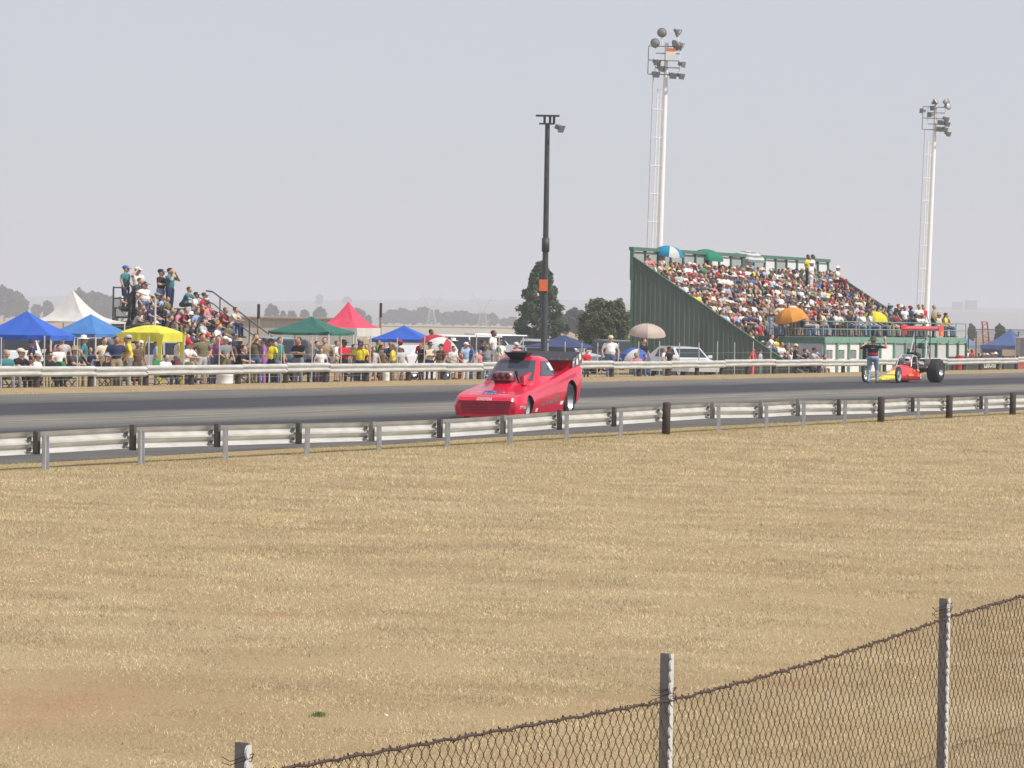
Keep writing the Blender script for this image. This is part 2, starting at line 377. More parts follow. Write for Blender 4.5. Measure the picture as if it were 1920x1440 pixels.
# ------------------------------------------------------------------ crash barriers
WPROF = [(0, 0), (.025, .006), (.08, .055), (.08, .09), (.01, .14), (.01, .17), (.08, .22), (.08, .255), (.025, .304), (0, .31)]
def beam_mesh(L, sgn, name='beam', lift=0.0):  # runs from y=0 to y=L, corrugation to sgn*x
    pr = WPROF + [(d - .005, z) for d, z in reversed(WPROF)]
    mb = MB(); n = len(pr)
    mb.loft([[Vector((sgn * d, 0, z)) for d, z in pr], [Vector((sgn * d, L, z + lift)) for d, z in pr]], 0, True, True, False)
    return mb
def plane_z(px, py, v):                       # height at which a pixel's ray meets the upright plane v
    d = ray(px, py); du, dv = UV(d); return EYE + d.z * v / dv
near = [(-115, 892), (75, 880), (255, 868), (413, 862), (566, 856), (702, 851), (830, 845), (948, 835), (1054, 825), (1156, 818), (1247, 811), (1340, 804),
        (1430, 802), (1500, 797), (1577, 795), (1650, 793), (1715, 788), (1778, 787), (1843, 783), (1897, 780), (1955, 778), (2010, 775)]
wood_at = {1247, 1650, 1778, 1897, 2010}
NV = 28.7
gr = thing('crash_barrier', 'near corrugated steel crash barrier on grey posts between field and drag strip', 'crash barrier', RD(60, NV), ROADZ, 'corrugated barriers beside the strip')
pz = [(colu(px, NV, py) - 60, max(-.05, min(.07, plane_z(px, py, NV)))) for px, py in near]
TOPN = .52
for i, ((y, z), (px, py)) in enumerate(zip(pz, near)):
    lean = random.uniform(-.02, .02)
    if px in wood_at:
        mb = MB(); mb.lathe([(0, -.25), (.085, -.25), (.08, TOPN + .06), (.06, TOPN + .075), (0, TOPN + .075)], 9, 0)
        mb.build('timber_post', TIMBER, gr, loc=(.02, y, z), rot=(lean, lean, 0))
    else:
        mb = MB(); h = TOPN - .015 + random.uniform(-.04, .02)           # C-section post
        mb.box((.0, 0, (h - .25) / 2), (.006, .14, h + .25)); mb.box((.022, -.067, (h - .25) / 2), (.05, .006, h + .25)); mb.box((.022, .067, (h - .25) / 2), (.05, .006, h + .25))
        mb.build('post', GALV, gr, loc=(.06, y, z), rot=(0, lean, random.uniform(-.15, .15)))
        mb = MB(); mb.box((0, 0, TOPN - .15), (.075, .09, .35 + random.uniform(-.03, .04)))
        mb.build('spacer_block', mat('dark_grey_timber', (.085, .08, .078), .85, 0, .35, 7, .3) if random.random() < .45 else mat('grey_weathered_timber', (.22, .21, .20), .85, 0, .3, 7, .3), gr, loc=(-.05, y - .02, z), rot=(lean, 0, 0))
    if i + 1 < len(pz):
        L = pz[i + 1][0] - y - .012; dz = pz[i + 1][1] - z
        if L > .3: beam_mesh(L, -1, lift=dz).build('beam', RAILM, gr, loc=(-.12, y, z + TOPN - .31))
    for dz in (.07, .225):                                                # splice plates and bolts on the back of the beam
        mb = MB(); mb.box((.012, -.10, TOPN - .31 + dz), (.03, .10, .05), rot=Euler((0, 0, .5)).to_matrix()); mb.build('splice_plate', DKSTEEL, gr, loc=(-.12, y, z))
        for yy in (-.17, .14): mb = MB(); mb.tube((0, yy, TOPN - .31 + dz), (.05, yy, TOPN - .31 + dz), .017, n=6); mb.build('bolt', DKSTEEL, gr, loc=(-.12, y, z))
FV = 60.2; TOPF = .63
fr = thing('crash_barrier', 'far corrugated steel crash barrier on dark posts in front of the crowd', 'crash barrier', RD(100, FV), ROADZ, 'corrugated barriers beside the strip')
bm_me = beam_mesh(3.9 - .01, 1).mesh('beam', RAILM)
mb = MB(); mb.lathe([(0, -.4), (.10, -.4), (.095, .55), (0, .56)], 9, 0); tp = mb.mesh('timber_post', TIMBER)
y = 16.67
k = 0
while y < 215:
    dz = .02 * math.sin(k * .9) + .015 * math.sin(k * 2.3)
    link('beam', bm_me, fr, loc=(.05, y, TOPF - .31 + dz), rot=(0, 0, 0))
    link('timber_post', tp, fr, loc=(-.07, y + (0.02 if k % 3 else .3), dz))
    y += 3.9; k += 1

# ------------------------------------------------------------------ chain-link fence in the foreground
FY = 21.0
pm = atY(1250, 1225, FY); FU, FVV = UV(pm)
uL = colu(455, FVV, 1392); uR = colu(1771, FVV, 1122); base = gz(FU, FVV)
fc = thing('wire_fence', 'foreground diamond mesh wire fence on notched steel posts', 'fence', RD(0, FVV, base), ROADZ)
ztop = pm.z - base
def fpost(h):                                  # flat dark bar with a scalloped edge flange to the right
    mb = MB(); mb.box((0, 0, h / 2), (.046, .006, h))
    out = []; n = int(h / .047) + 1
    for i in range(n * 4 + 1):
        z = i * .047 / 4
        if z > h: break
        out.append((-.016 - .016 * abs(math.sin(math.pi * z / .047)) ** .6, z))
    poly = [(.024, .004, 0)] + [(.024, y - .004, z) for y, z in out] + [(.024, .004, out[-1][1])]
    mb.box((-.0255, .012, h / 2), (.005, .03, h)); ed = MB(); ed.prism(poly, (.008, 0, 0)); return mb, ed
posts_u = [uL - (FU - uL), uL, FU, uR, uR + (uR - FU), uR + 2 * (uR - FU)]
zp = {0: ztop, 1: zat(455, 1392, RD(uL, FVV).y) - base, 2: ztop, 3: zat(1771, 1122, RD(uR, FVV).y) - base, 4: ztop + .1, 5: ztop + .1}
PZINC = mat('old_grey_zinc_post', (.22, .215, .22), .6, .2, .2, 14, .1)
for i, uu in enumerate(posts_u):
    pb, ed = fpost(zp[i] + .3); po_ = pb.build('post', PZINC, fc, loc=(0, uu, -.3), rot=(0, 0, R(-4))); ed.build('scalloped_edge', mat('sunlit_edge_zinc', (.56, .56, .56), .5, 0, .1, 20), po_)  # edge is the same steel; sunlight on it is put into a paler colour
ct = [zp[0] - .1, zat(455, 1452, RD(uL, FVV).y) - base, zat(1250, 1312, FY) - base, zat(1771, 1156, RD(uR, FVV).y) - base, zp[3] + .02, zp[3] + .0]
sag = [.04, .0, .022, .012, .03]
def ctop(s):
    for i in range(5):
        a, b = posts_u[i], posts_u[i + 1]
        if s <= b or i == 4:
            t = (s - a) / (b - a); return ct[i] * (1 - t) + ct[i + 1] * t - sag[i] * 4 * t * (1 - t)
WIRE = mat('rusty_fence_wire', (.075, .05, .04), .7, .3, .3, 30)
mb = MB(); s0, s1 = posts_u[0], posts_u[-1]; n = int((s1 - s0) / .1)
pts = [Vector((.03 + .004 * math.sin(i * 1.3), s0 + (s1 - s0) * i / n, ctop(s0 + (s1 - s0) * i / n) + .004 * math.sin(i * 2.1))) for i in range(n + 1)]
mb.path(pts, .0062, 5)
for i in range(0, n):
    p = pts[i]; a = i * .8
    mb.tube(p + Vector((math.cos(a) * .014, -.012, math.sin(a) * .014)), p + Vector((-math.cos(a) * .014, .012, -math.sin(a) * .014)), .0035, n=4)
mb.build('top_cable', WIRE, fc, kind='stuff')
mb = MB(); p_, h_ = .047, .092; ns = int((s1 - s0) / p_); rr = random.Random(5)
for i in range(ns):
    a = s0 + i * p_; zt = ctop(a); nz = int(zt / (h_ / 2)); wob = rr.uniform(-.007, .007); ph = rr.uniform(0, 6)
    pts = []
    for j in range(nz + 1):
        z = zt - j * h_ / 2; side = (j + i) % 2
        off = .0 if (j + i) % 2 == 0 else p_
        s = a + off + wob + .006 * math.sin(j * .7 + ph) + .016 * math.sin(z * 5 + a * 1.7) + .006 * math.sin(z * 17 + a * 9)
        tw = .012
        pts.append(Vector((.028 + (.003 if side else -.003), s, z + tw))); pts.append(Vector((.028 - (.003 if side else -.003), s + (.006 if off == 0 else -.006), z - tw)))
    for q0, q1 in zip(pts[:-1], pts[1:]): mb.tube(q0, q1, .0018, n=3, cap=False)
mo = mb.build('wire_mesh', WIRE, fc, kind='stuff')
mb = MB()
for i in (1, 2, 3):
    for q in range(5):
        z = ct[i] + rr.uniform(-.02, .06); a = rr.uniform(0, 6)
        mb.path([Vector((.03, posts_u[i], z)), Vector((.045, posts_u[i] - .02 + .03 * math.sin(a), z + .02)), Vector((-.035, posts_u[i] - .02, z + .01 * math.cos(a))), Vector((-.05, posts_u[i] - .06, z + .03 * math.sin(a)))], .0016, 3)
mb.build('tie_wire', WIRE, fc, kind='stuff')

# ================================================================== PEOPLE (local +X is forward, +Y the person's left)
TAGS = ['skin', 'shirt', 'pants', 'shoe', 'hair', 'trim']
def V3(*a): return Vector(a)
def body_prims(lean=0.0, pelvis=(0, 0, .95), knees=None, feet=None, elbows=None, hands=None, head=(0, 0), hair='short', girth=1.0, sleeve='short', legs='long', fem=False, fingers=None):
    P = []; pe = V3(*pelvis); d = V3(math.sin(lean), 0, math.cos(lean))
    def up(h, x=0, y=0): return pe + d * h + V3(math.cos(lean) * x, y, -math.sin(lean) * x)
    g = girth; sw = .165 if fem else .19
    P.append(('e', pe + V3(-.01, 0, .0), (.115 * g, .165 * (1.05 if fem else 1) * (.5 + .5 * g), .125), 'pants', lean))
    P.append(('e', up(.16, .01 * g), (.115 * g, .15 * (.4 + .6 * g), .17), 'shirt', lean))
    P.append(('e', up(.33, .0), (.118, .175 if fem else .19, .18), 'shirt', lean))
    P.append(('c', up(.445, -.01, -.13), up(.445, -.01, .13), .068, .068, 'shirt'))
    neck = up(.50, .0); hd = up(.50, .012); hp, hy = head
    hdir = V3(math.sin(lean * .5 + hp) , 0, math.cos(lean * .5 + hp))
    hc = neck + hdir * .165 + V3(.018, 0, 0)
    P.append(('c', up(.44), neck + hdir * .08, .058, .053, 'skin'))
    P.append(('e', hc, (.098, .078, .118), 'skin', hp + lean * .5))
    fx = V3(math.cos(hy), math.sin(hy), 0)
    P.append(('e', hc + fx * .10 + V3(0, 0, -.015), (.018, .014, .024), 'skin', 0))       # nose
    P.append(('e', hc + fx * .06 + V3(0, 0, -.075), (.04, .045, .035), 'skin', 0))        # jaw
    sx = V3(-math.sin(hy), math.cos(hy), 0)
    for s in (-1, 1): P.append(('e', hc + sx * (.08 * s) + V3(0, 0, -.01), (.02, .013, .032), 'skin', 0))
    if hair != 'bald':
        P.append(('e', hc - fx * .018 + V3(0, 0, .03), (.098, .086, .105), 'hair', 0))
        if hair == 'long':
            P.append(('c', hc - fx * .06, up(.36, -.1), .07, .055, 'hair'))
    k = knees or [(0.01, -.1, .5), (0.01, .1, .5)]; f = feet or [(-.02, -.11, .08), (-.02, .11, .08)]
    lt = 'pants' if legs == 'long' else 'skin'
    for s, kk, ff in ((-1, k[0], f[0]), (1, k[1], f[1])):
        hip = pe + V3(0, .092 * s, -.03); kk = V3(*kk); ff = V3(*ff)
        P.append(('c', hip, kk, .092 * (.6 + .4 * g), .062, 'pants'))
        P.append(('c', kk, ff, .060 if legs == 'long' else .055, .045 if legs == 'long' else .037, lt))
        P.append(('e', kk.lerp(ff, .3) - V3(.012, 0, 0), (.055, .052, .11), lt, 0))
        P.append(('c', ff + V3(-.03, 0, -.035), ff + V3(.14, .02 * s, -.045), .042, .035, 'shoe'))
    el = elbows or [(-.02, -.27, 1.17), (-.02, .27, 1.17)]; ha = hands or [(.07, -.28, .93), (.07, .28, .93)]
    for s, e, h in ((-1, el[0], ha[0]), (1, el[1], ha[1])):
        sh = up(.44, -.005, sw * s); e = V3(*e); h = V3(*h); mid = sh.lerp(e, .62)
        P.append(('c', sh, mid, .062, .054, 'shirt'))
        P.append(('c', mid, e, .047, .042, 'trim' if sleeve == 'trim' else ('shirt' if sleeve == 'long' else 'skin')))
        if sleeve == 'trim': P.append(('c', mid, mid.lerp(e, .55), .058, .058, 'trim'))
        P.append(('c', e, h, .042, .029, 'shirt' if sleeve == 'long' else 'skin'))
        hd_ = (h - e).normalized()
        if fingers:
            up_ = V3(*fingers[0 if s < 0 else 1]).normalized(); side = hd_.cross(up_).normalized()
            P.append(('c', h, h + hd_ * .075, .030, .036, 'skin')); P.append(('e', h + hd_ * .055, (.04, .04, .045), 'skin', 0))
            for q, (o, ln) in enumerate(((-.034, .060), (-.012, .075), (.012, .080), (.034, .072))):
                b0 = h + hd_ * .085 + side * o; b1 = b0 + hd_ * ln * .55 + up_ * .012; b2 = b1 + hd_ * ln * .4 + up_ * .03
                P.append(('c', b0, b1, .0105, .0098, 'skin')); P.append(('c', b1, b2, .0098, .0085, 'skin'))
            t0 = h + hd_ * .03 + side * .035; t1 = t0 + side * .03 + hd_ * .035 + up_ * .012
            P.append(('c', t0, t1, .013, .011, 'skin')); P.append(('c', t1, t1 + hd_ * .03 + up_ * .01, .011, .009, 'skin'))
        else:
            P.append(('c', h, h + hd_ * .09, .034, .026, 'skin')); P.append(('c', h + V3(.01, 0, .02), h + hd_ * .06 + V3(.03, 0, .02), .014, .011, 'skin'))
    return P
def prim_mb(P, n=10):
    mb = MB()
    for p in P:
        if p[0] == 'e':
            c, r, rot = p[1], p[2], Matrix.Rotation(p[4], 3, 'Y')
            rings = []
            for a in range(1, 7):
                t = math.pi * a / 7
                rings.append([c + rot @ V3(r[0] * math.sin(t) * math.cos(2 * math.pi * i / n), r[1] * math.sin(t) * math.sin(2 * math.pi * i / n), r[2] * math.cos(t)) for i in range(n)])
            mb.loft(rings)
        else:
            a, b, ra, rb = p[1], p[2], p[3], p[4]; d = (b - a); L = d.length; d = d.normalized() if L > 1e-6 else V3(0, 0, 1)
            x = d.orthogonal().normalized(); y = d.cross(x); rings = []
            for (o, r) in ((-ra * .95, ra * .25), (-ra * .7, ra * .7), (0, ra), (L, rb), (L + rb * .7, rb * .7), (L + rb * .95, rb * .25)):
                rings.append([a + d * o + (x * math.cos(2 * math.pi * i / n) + y * math.sin(2 * math.pi * i / n)) * r for i in range(n)])
            mb.loft(rings)
    return mb
def sdf(P, pts):
    out = np.empty((len(P), len(pts)))
    for i, p in enumerate(P):
        if p[0] == 'e':
            Rm = np.array(Matrix.Rotation(-p[4], 3, 'Y')); q = (pts - np.array(p[1])) @ Rm.T; r = np.array(p[2])
            k0 = np.linalg.norm(q / r, axis=1) + 1e-9; k1 = np.linalg.norm(q / (r * r), axis=1) + 1e-9; out[i] = k0 * (k0 - 1) / k1
        else:
            a = np.array(p[1]); b = np.array(p[2]); d = b - a; t = np.clip(((pts - a) @ d) / (d @ d + 1e-9), 0, 1)
            out[i] = np.linalg.norm(pts - a - t[:, None] * d, axis=1) - (p[3] + (p[4] - p[3]) * t)
    return out
def body_mesh(name, P, vox=.026, ratio=.3, smooth=2, band=None):
    me = prim_mb(P).mesh(name, mat('skin_light', (.52, .31, .22), .6))
    o = bpy.data.objects.new('tmp', me); col.objects.link(o)
    r = o.modifiers.new('r', 'REMESH'); r.mode = 'VOXEL'; r.voxel_size = vox
    if smooth: s = o.modifiers.new('s', 'SMOOTH'); s.factor = .5; s.iterations = smooth
    if ratio < 1: d = o.modifiers.new('d', 'DECIMATE'); d.ratio = ratio
    m2 = evald(o); m2.name = name; m2.materials.clear()
    for t in TAGS: m2.materials.append(mat('skin_light', (.52, .31, .22), .6))
    n = len(m2.polygons); c = np.empty(n * 3); m2.polygons.foreach_get('center', c); c = c.reshape(-1, 3)
    D = sdf(P, c); ti = np.array([TAGS.index(p[3] if p[0] == 'e' else p[5]) for p in P])
    D[ti == TAGS.index('hair')] += .004
    idx = ti[D.argmin(0)]
    if band is not None: idx = band(c, idx)
    m2.polygons.foreach_set('material_index', idx.astype(np.int32)); m2.polygons.foreach_set('use_smooth', [True] * n); m2.update(); return m2

SIT = dict(pelvis=(0, 0, .11), knees=[(.42, -.11, .13), (.42, .11, .13)], feet=[(.44, -.12, -.33), (.44, .12, -.33)])
POSES = {
 'stand': dict(),
 'stand_long': dict(hair='long', fem=True),
 'stout': dict(girth=1.4, elbows=[(-.03, -.30, 1.17), (-.03, .30, 1.17)], hands=[(.1, -.28, .95), (.1, .28, .95)]),
 'crossed': dict(girth=1.1, elbows=[(.06, -.27, 1.16), (.06, .27, 1.16)], hands=[(.2, .06, 1.2), (.21, -.06, 1.18)]),
 'shade_eyes': dict(girth=1.15, elbows=[(.16, -.34, 1.42), (-.02, .27, 1.16)], hands=[(.12, -.1, 1.66), (.1, .27, .95)]),
 'binoculars': dict(elbows=[(.16, -.25, 1.26), (.16, .25, 1.26)], hands=[(.13, -.05, 1.56), (.13, .05, 1.56)]),
 'lean': dict(lean=.55, elbows=[(.28, -.25, 1.12), (.28, .25, 1.12)], hands=[(.5, -.2, 1.02), (.5, .2, 1.02)], head=(-.3, 0)),
 'shorts': dict(legs='short', elbows=[(.02, -.29, 1.16), (.02, .27, 1.17)], hands=[(.17, -.17, 1.02), (.1, .27, .95)]),
 'hips': dict(elbows=[(-.08, -.38, 1.2), (-.08, .38, 1.2)], hands=[(.05, -.18, 1.0), (.05, .18, 1.0)]),
 'sit': dict(SIT, lean=.12, elbows=[(.1, -.26, .36), (.1, .26, .36)], hands=[(.36, -.12, .24), (.36, .12, .24)]),
 'sit_fwd': dict(SIT, lean=.5, elbows=[(.34, -.25, .32), (.34, .25, .32)], hands=[(.5, -.05, .3), (.5, .05, .3)], head=(-.35, 0)),
 'sit_long': dict(SIT, lean=.15, hair='long', fem=True, elbows=[(.08, -.24, .34), (.08, .24, .34)], hands=[(.34, -.05, .23), (.34, .05, .23)]),
 'sit_photo': dict(SIT, lean=.1, elbows=[(.18, -.24, .42), (.18, .24, .42)], hands=[(.15, -.06, .70), (.15, .06, .70)]),
 'sit_shorts': dict(SIT, lean=.05, legs='short', girth=1.25, elbows=[(.0, -.3, .34), (.0, .3, .34)], hands=[(.25, -.18, .24), (.25, .18, .24)]),
 'sit_back': dict(SIT, lean=-.15, elbows=[(-.12, -.3, .36), (-.12, .3, .36)], hands=[(-.22, -.3, .12), (.2, .26, .22)]),
}
BODY = {k: body_mesh('person_' + k, body_prims(**v), .028, .22) for k, v in POSES.items()}
HEADTOP = {}
for k, me in BODY.items():
    c = np.empty(len(me.vertices) * 3); me.vertices.foreach_get('co', c); c = c.reshape(-1, 3); i = c[:, 2].argmax(); 
    hh = c[c[:, 2] > c[i, 2] - .12].mean(0); HEADTOP[k] = (hh[0], hh[1], c[i, 2])
SKIN = [mat('skin_%d' % i, c, .6, 0, .06) for i, c in enumerate([(.52, .31, .22), (.46, .26, .17), (.36, .19, .12), (.16, .085, .055), (.58, .36, .27)])]
HAIR = [mat('hair_%d' % i, c, .7, 0, .2) for i, c in enumerate([(.02, .015, .012), (.06, .035, .02), (.15, .09, .045), (.3, .27, .24)])]
SHOE = mat('shoe_dark', (.05, .045, .04), .7)
CL = {'white': (.76, .75, .73), 'cream': (.66, .58, .44), 'light grey': (.46, .46, .47), 'grey': (.22, .23, .25), 'charcoal': (.065, .067, .075), 'black': (.022, .022, .026),
      'navy': (.03, .042, .10), 'blue': (.06, .14, .42), 'light blue': (.30, .43, .62), 'teal': (.05, .20, .22), 'green': (.05, .22, .09), 'olive': (.16, .15, .08),
      'khaki': (.36, .29, .18), 'brown': (.14, .085, .055), 'red': (.55, .025, .035), 'maroon': (.20, .025, .04), 'pink': (.62, .25, .30), 'orange': (.72, .22, .03),
      'yellow': (.75, .62, .03), 'purple': (.30, .13, .33), 'denim': (.11, .17, .30), 'pale denim': (.26, .34, .46)}
def C(n): return cloth('cloth_' + n.replace(' ', '_'), CL[n])
mb = MB(); mb.lathe([(.0, .075), (.05, .066), (.09, .03), (.104, -.03), (.1, -.035)], 12, 0)
mb.add([(.09, -.075, -.02), (.19, -.05, -.04), (.20, 0, -.035), (.19, .05, -.04), (.09, .075, -.02), (.09, -.075, -.03), (.19, -.05, -.05), (.20, 0, -.045), (.19, .05, -.05), (.09, .075, -.03)],
       [(0, 1, 2, 3, 4), (9, 8, 7, 6, 5), (0, 5, 6, 1), (1, 6, 7, 2), (2, 7, 8, 3), (3, 8, 9, 4)])
CAP = mb.mesh('cap', C('white'))
mb = MB(); mb.lathe([(0, .085), (.06, .083), (.088, .06), (.098, -.02), (.19, -.04), (.2, -.046), (.1, -.03)], 14, 0); SUNHAT = mb.mesh('sun_hat', C('white'))
NPEOPLE = [0]
def person(pose, loc, rz, shirt, pants='denim', skin=0, hair=0, hat=None, hatcol='white', scale=1.0, label=None, group=None, trim=None, parent=None, kind_scale=None):
    me = BODY[pose]; o = link('person', me, parent, loc=loc, rot=(0, 0, rz)); q = random.uniform(1.08, 1.26); o.scale = (scale * q, scale * q * random.uniform(.96, 1.04), scale)
    for i, m in enumerate((SKIN[skin], C(shirt), C(pants), SHOE, HAIR[hair], C(trim or shirt))):
        o.material_slots[i].link = 'OBJECT'; o.material_slots[i].material = m
    if hat:
        hx, hy, hz_ = HEADTOP[pose]
        h = link('cap' if hat == 'cap' else 'sun_hat', CAP if hat == 'cap' else SUNHAT, o, loc=(hx - .01, hy, hz_ - .055))
        h.material_slots[0].link = 'OBJECT'; h.material_slots[0].material = C(hatcol)
    if label: tag(o, label, 'person', group)
    NPEOPLE[0] += 1
    return o
SEATED = ('sit', 'sit_fwd', 'sit_long', 'sit_photo', 'sit_shorts', 'sit_back')
FACE_TRACK, FACE_CAM = -TH, R(-90)

# ================================================================== RED RACING COUPE (local +X forward, origin on the ground at mid wheelbase)
RED = mat('race_red_paint', (.68, .008, .046), .28, 0, .06, 1.2, 0, .6)
REDIN = mat('grille_red', (.36, .012, .03), .5, 0, .15)
GLASS = mat('dark_tinted_glass', (.05, .062, .082), .1, 0, .15, spec=.8)
WHITE_D = mat('white_decal', (.82, .82, .82), .5, 0, .05)
GREY_D = mat('grey_decal', (.27, .19, .18), .55, 0, .15)
BLUE_D = mat('blue_decal', (.06, .10, .22), .5, 0, .5, 14)
YAW = R(18.0)
fwd = Vector((-math.sin(YAW), -math.cos(YAW), 0)); lft = Vector((math.cos(YAW), -math.sin(YAW), 0))
RZ_CAR = math.atan2(fwd.y, fwd.x)
fwheel = gp(985, 786.5, .012)                # contact of the visible front wheel
c0 = fwheel - fwd * 1.43 - lft * .68
car = thing('racing_car', 'bright red drag racing coupe with black rear wing and hood scoop', 'racing car', (c0.x, c0.y, .012), RZ_CAR)
car.scale = (.92, .91, 1.01)
ST = [(2.37, .66, .64, .10, .40, .41, 0), (2.35, .77, .73, .08, .445, .455, 0), (2.26, .84, .79, .07, .49, .50, 0), (2.0, .875, .80, .07, .55, .56, 0), (1.5, .885, .80, .09, .62, .63, .03), (1.1, .885, .79, .10, .655, .69, .09),
      (.75, .885, .78, .10, .70, .77, .14), (.45, .885, .78, .10, .74, .82, .10), (0, .885, .78, .10, .80, .85, 0), (-.6, .895, .79, .10, .89, .90, 0), (-1.2, .92, .82, .12, 1.0, .98, 0), (-1.7, .94, .88, .16, 1.09, 1.04, 0), (-2.2, .945, .88, .34, 1.18, 1.1, 0), (-2.42, .93, .87, .46, 1.21, 1.12, 0)]
def ring(s):
    x, w_, wb, zb, zs, zc, bh = s; zm = zb + .52 * (zs - zb)
    top = lambda y: zc + (zs - zc) * (y / (.9 * w_)) ** 2
    h = [(0, zb), (.8 * wb, zb), (wb, zb + .025), (w_, zm), (w_ * .965, zs - .09), (w_ * .9, zs), (w_ * .72, top(w_ * .72)), (.42, top(.42)), (.31, top(.31) + bh), (.0, zc + bh * 1.1)]
    return [V3(x, y, z) for y, z in h] + [V3(x, -y, z) for y, z in reversed(h[1:-1])]
mb = MB(); mb.loft([ring(s) for s in ST]); mb.m = [0] * len(mb.f)
bme = mb.mesh('body', [RED, BLACK])
bo = bpy.data.objects.new('tmp', bme); col.objects.link(bo); cut = []
for x, z, r, y0, y1 in ((1.55, .25, .285, .5, 1.2), (-1.6, .40, .45, .42, 1.2)):
    for s in (-1, 1):
        q = MB(); q.tube((x, s * y0, z), (x, s * y1, z), r, n=28); cm = q.mesh('cut', BLACK)
        co = bpy.data.objects.new('cut', cm); col.objects.link(co); cut.append(co)
        md = bo.modifiers.new('b', 'BOOLEAN'); md.object = co; md.operation = 'DIFFERENCE'; md.solver = 'EXACT'; md.material_mode = 'TRANSFER'
bv = bo.modifiers.new('e', 'EDGE_SPLIT'); bv.split_angle = R(38)
me = evald(bo)
for co in cut: bpy.data.objects.remove(co)
body = link('body', me, car)
tree = BVHTree.FromObject(body, bpy.context.evaluated_depsgraph_get()) if False else BVHTree.FromPolygons([v.co for v in me.vertices], [tuple(p.vertices) for p in me.polygons])
# greenhouse
def gh(z, ph, off=0.0, n=4.5):
    t = max(0.0, z - .78) / .58
    xf = .80 - .98 * t ** .95; xr = -1.62 + .72 * t ** 1.2; hw = .74 - .235 * t ** 1.1
    if z > 1.30: e = (z - 1.30) / .085; xf -= .22 * e ** 2; xr += .2 * e ** 2; hw -= .16 * e ** 2
    c, s = math.cos(ph), math.sin(ph); a = (xf - xr) / 2 + off; b = hw + off
    return V3((xf + xr) / 2 + a * math.copysign(abs(c) ** (2 / n), c), b * math.copysign(abs(s) ** (2 / n), s), z)
zs = [.74, .82, .92, 1.02, 1.12, 1.22, 1.30, 1.34, 1.365, 1.38]
mb = MB(); mb.loft([[gh(z, 2 * math.pi * i / 48) for i in range(48)] for z in zs]); roof = mb.build('roof', RED, car)
def pane(name, p0, p1, z0, z1, off, m, sl=0.0, nz=5, nph=12, parent=car):
    mb = MB(); rings = []
    for j in range(nz + 1):
        z = z0 + (z1 - z0) * j / nz; t = j / nz
        rings.append([gh(z, p0 + sl * t + (p1 - p0 - sl * t * 1.6) * i / nph, off) for i in range(nph + 1)])
    mb.loft(rings, 0, closed=False); inn = [[p - (p - V3(-.4, 0, p.z)).normalized() * .02 for p in r] for r in rings]
    mb.loft(inn, 0, closed=False); return mb.build(name, m, parent)
pane('windscreen', R(-41), R(41), .84, 1.285, .012, GLASS)
for s in (1, -1):
    a, b = (R(66), R(116)) if s > 0 else (R(-116), R(-66))
    pane('side_window', a, b, .95, 1.27, .012, GLASS, sl=R(6) * s if s > 0 else R(6))
    # pale sticker and bar behind the side glass
mb = MB(); q = [gh(z, R(p), .02) for z, p in ((1.06, 92), (1.06, 104), (1.23, 101), (1.23, 90))]; mb.add(q, [(0, 1, 2, 3)])
mb.build('window_net', WHITE_D, car)
# roof scoop, hood injector, belt guard
mb = MB(); mb.loft([[V3(-.02, -.17, 1.30), V3(-.02, .17, 1.30), V3(.10, .30, 1.455), V3(.10, -.30, 1.455)], [V3(-.42, -.15, 1.32), V3(-.42, .15, 1.32), V3(-.40, .28, 1.45), V3(-.40, -.28, 1.45)]], smooth=False)
mb.build('roof_scoop', BLACK, car)
ij = MB(); rr_ = []
for x, w_, z0, z1 in ((1.13, .24, .93, 1.075), (1.10, .27, .91, 1.10), (.85, .27, .88, 1.12), (.70, .22, .86, 1.09), (.64, .15, .86, 1.0)):
    rr_.append([V3(x, y, z) for y, z in ((-w_, z0 + .02), (-w_ + .03, z0), (w_ - .03, z0), (w_, z0 + .02), (w_, z1 - .05), (w_ - .06, z1), (-w_ + .06, z1), (-w_, z1 - .05))])
ij.loft(rr_); inj = ij.build('injector_scoop', mat('scoop_dull_metal', (.30, .17, .18), .4, .4, .25), car, loc=(.06, .0, -.075))
for k in (-1, 0, 1):
    mb = MB(); mb.lathe([(0, 0), (.062, .0), (.07, .02), (.0, .02)], 14, 0, M=Matrix.Rotation(R(90), 3, 'Y')); mb.build('intake', mat('intake_dark_red', (.10, .012, .02), .6), inj, loc=(1.125, k * .155, 1.005))
mb = MB(); mb.path([V3(1.0, .30, 1.05), V3(.98, .34, .93), V3(1.0, .40, .80)], .035, 8); mb.build('fuel_hose', BLACK, car)
mb = MB(); mb.loft([[V3(.92, y, z) for y, z in ((.36, .74), (.50, .74), (.48, .94), (.39, .94))], [V3(.35, y, z) for y, z in ((.35, .78), (.54, .78), (.50, 1.02), (.39, 1.02))]], smooth=False); mb.build('hood_fairing', RED, car)
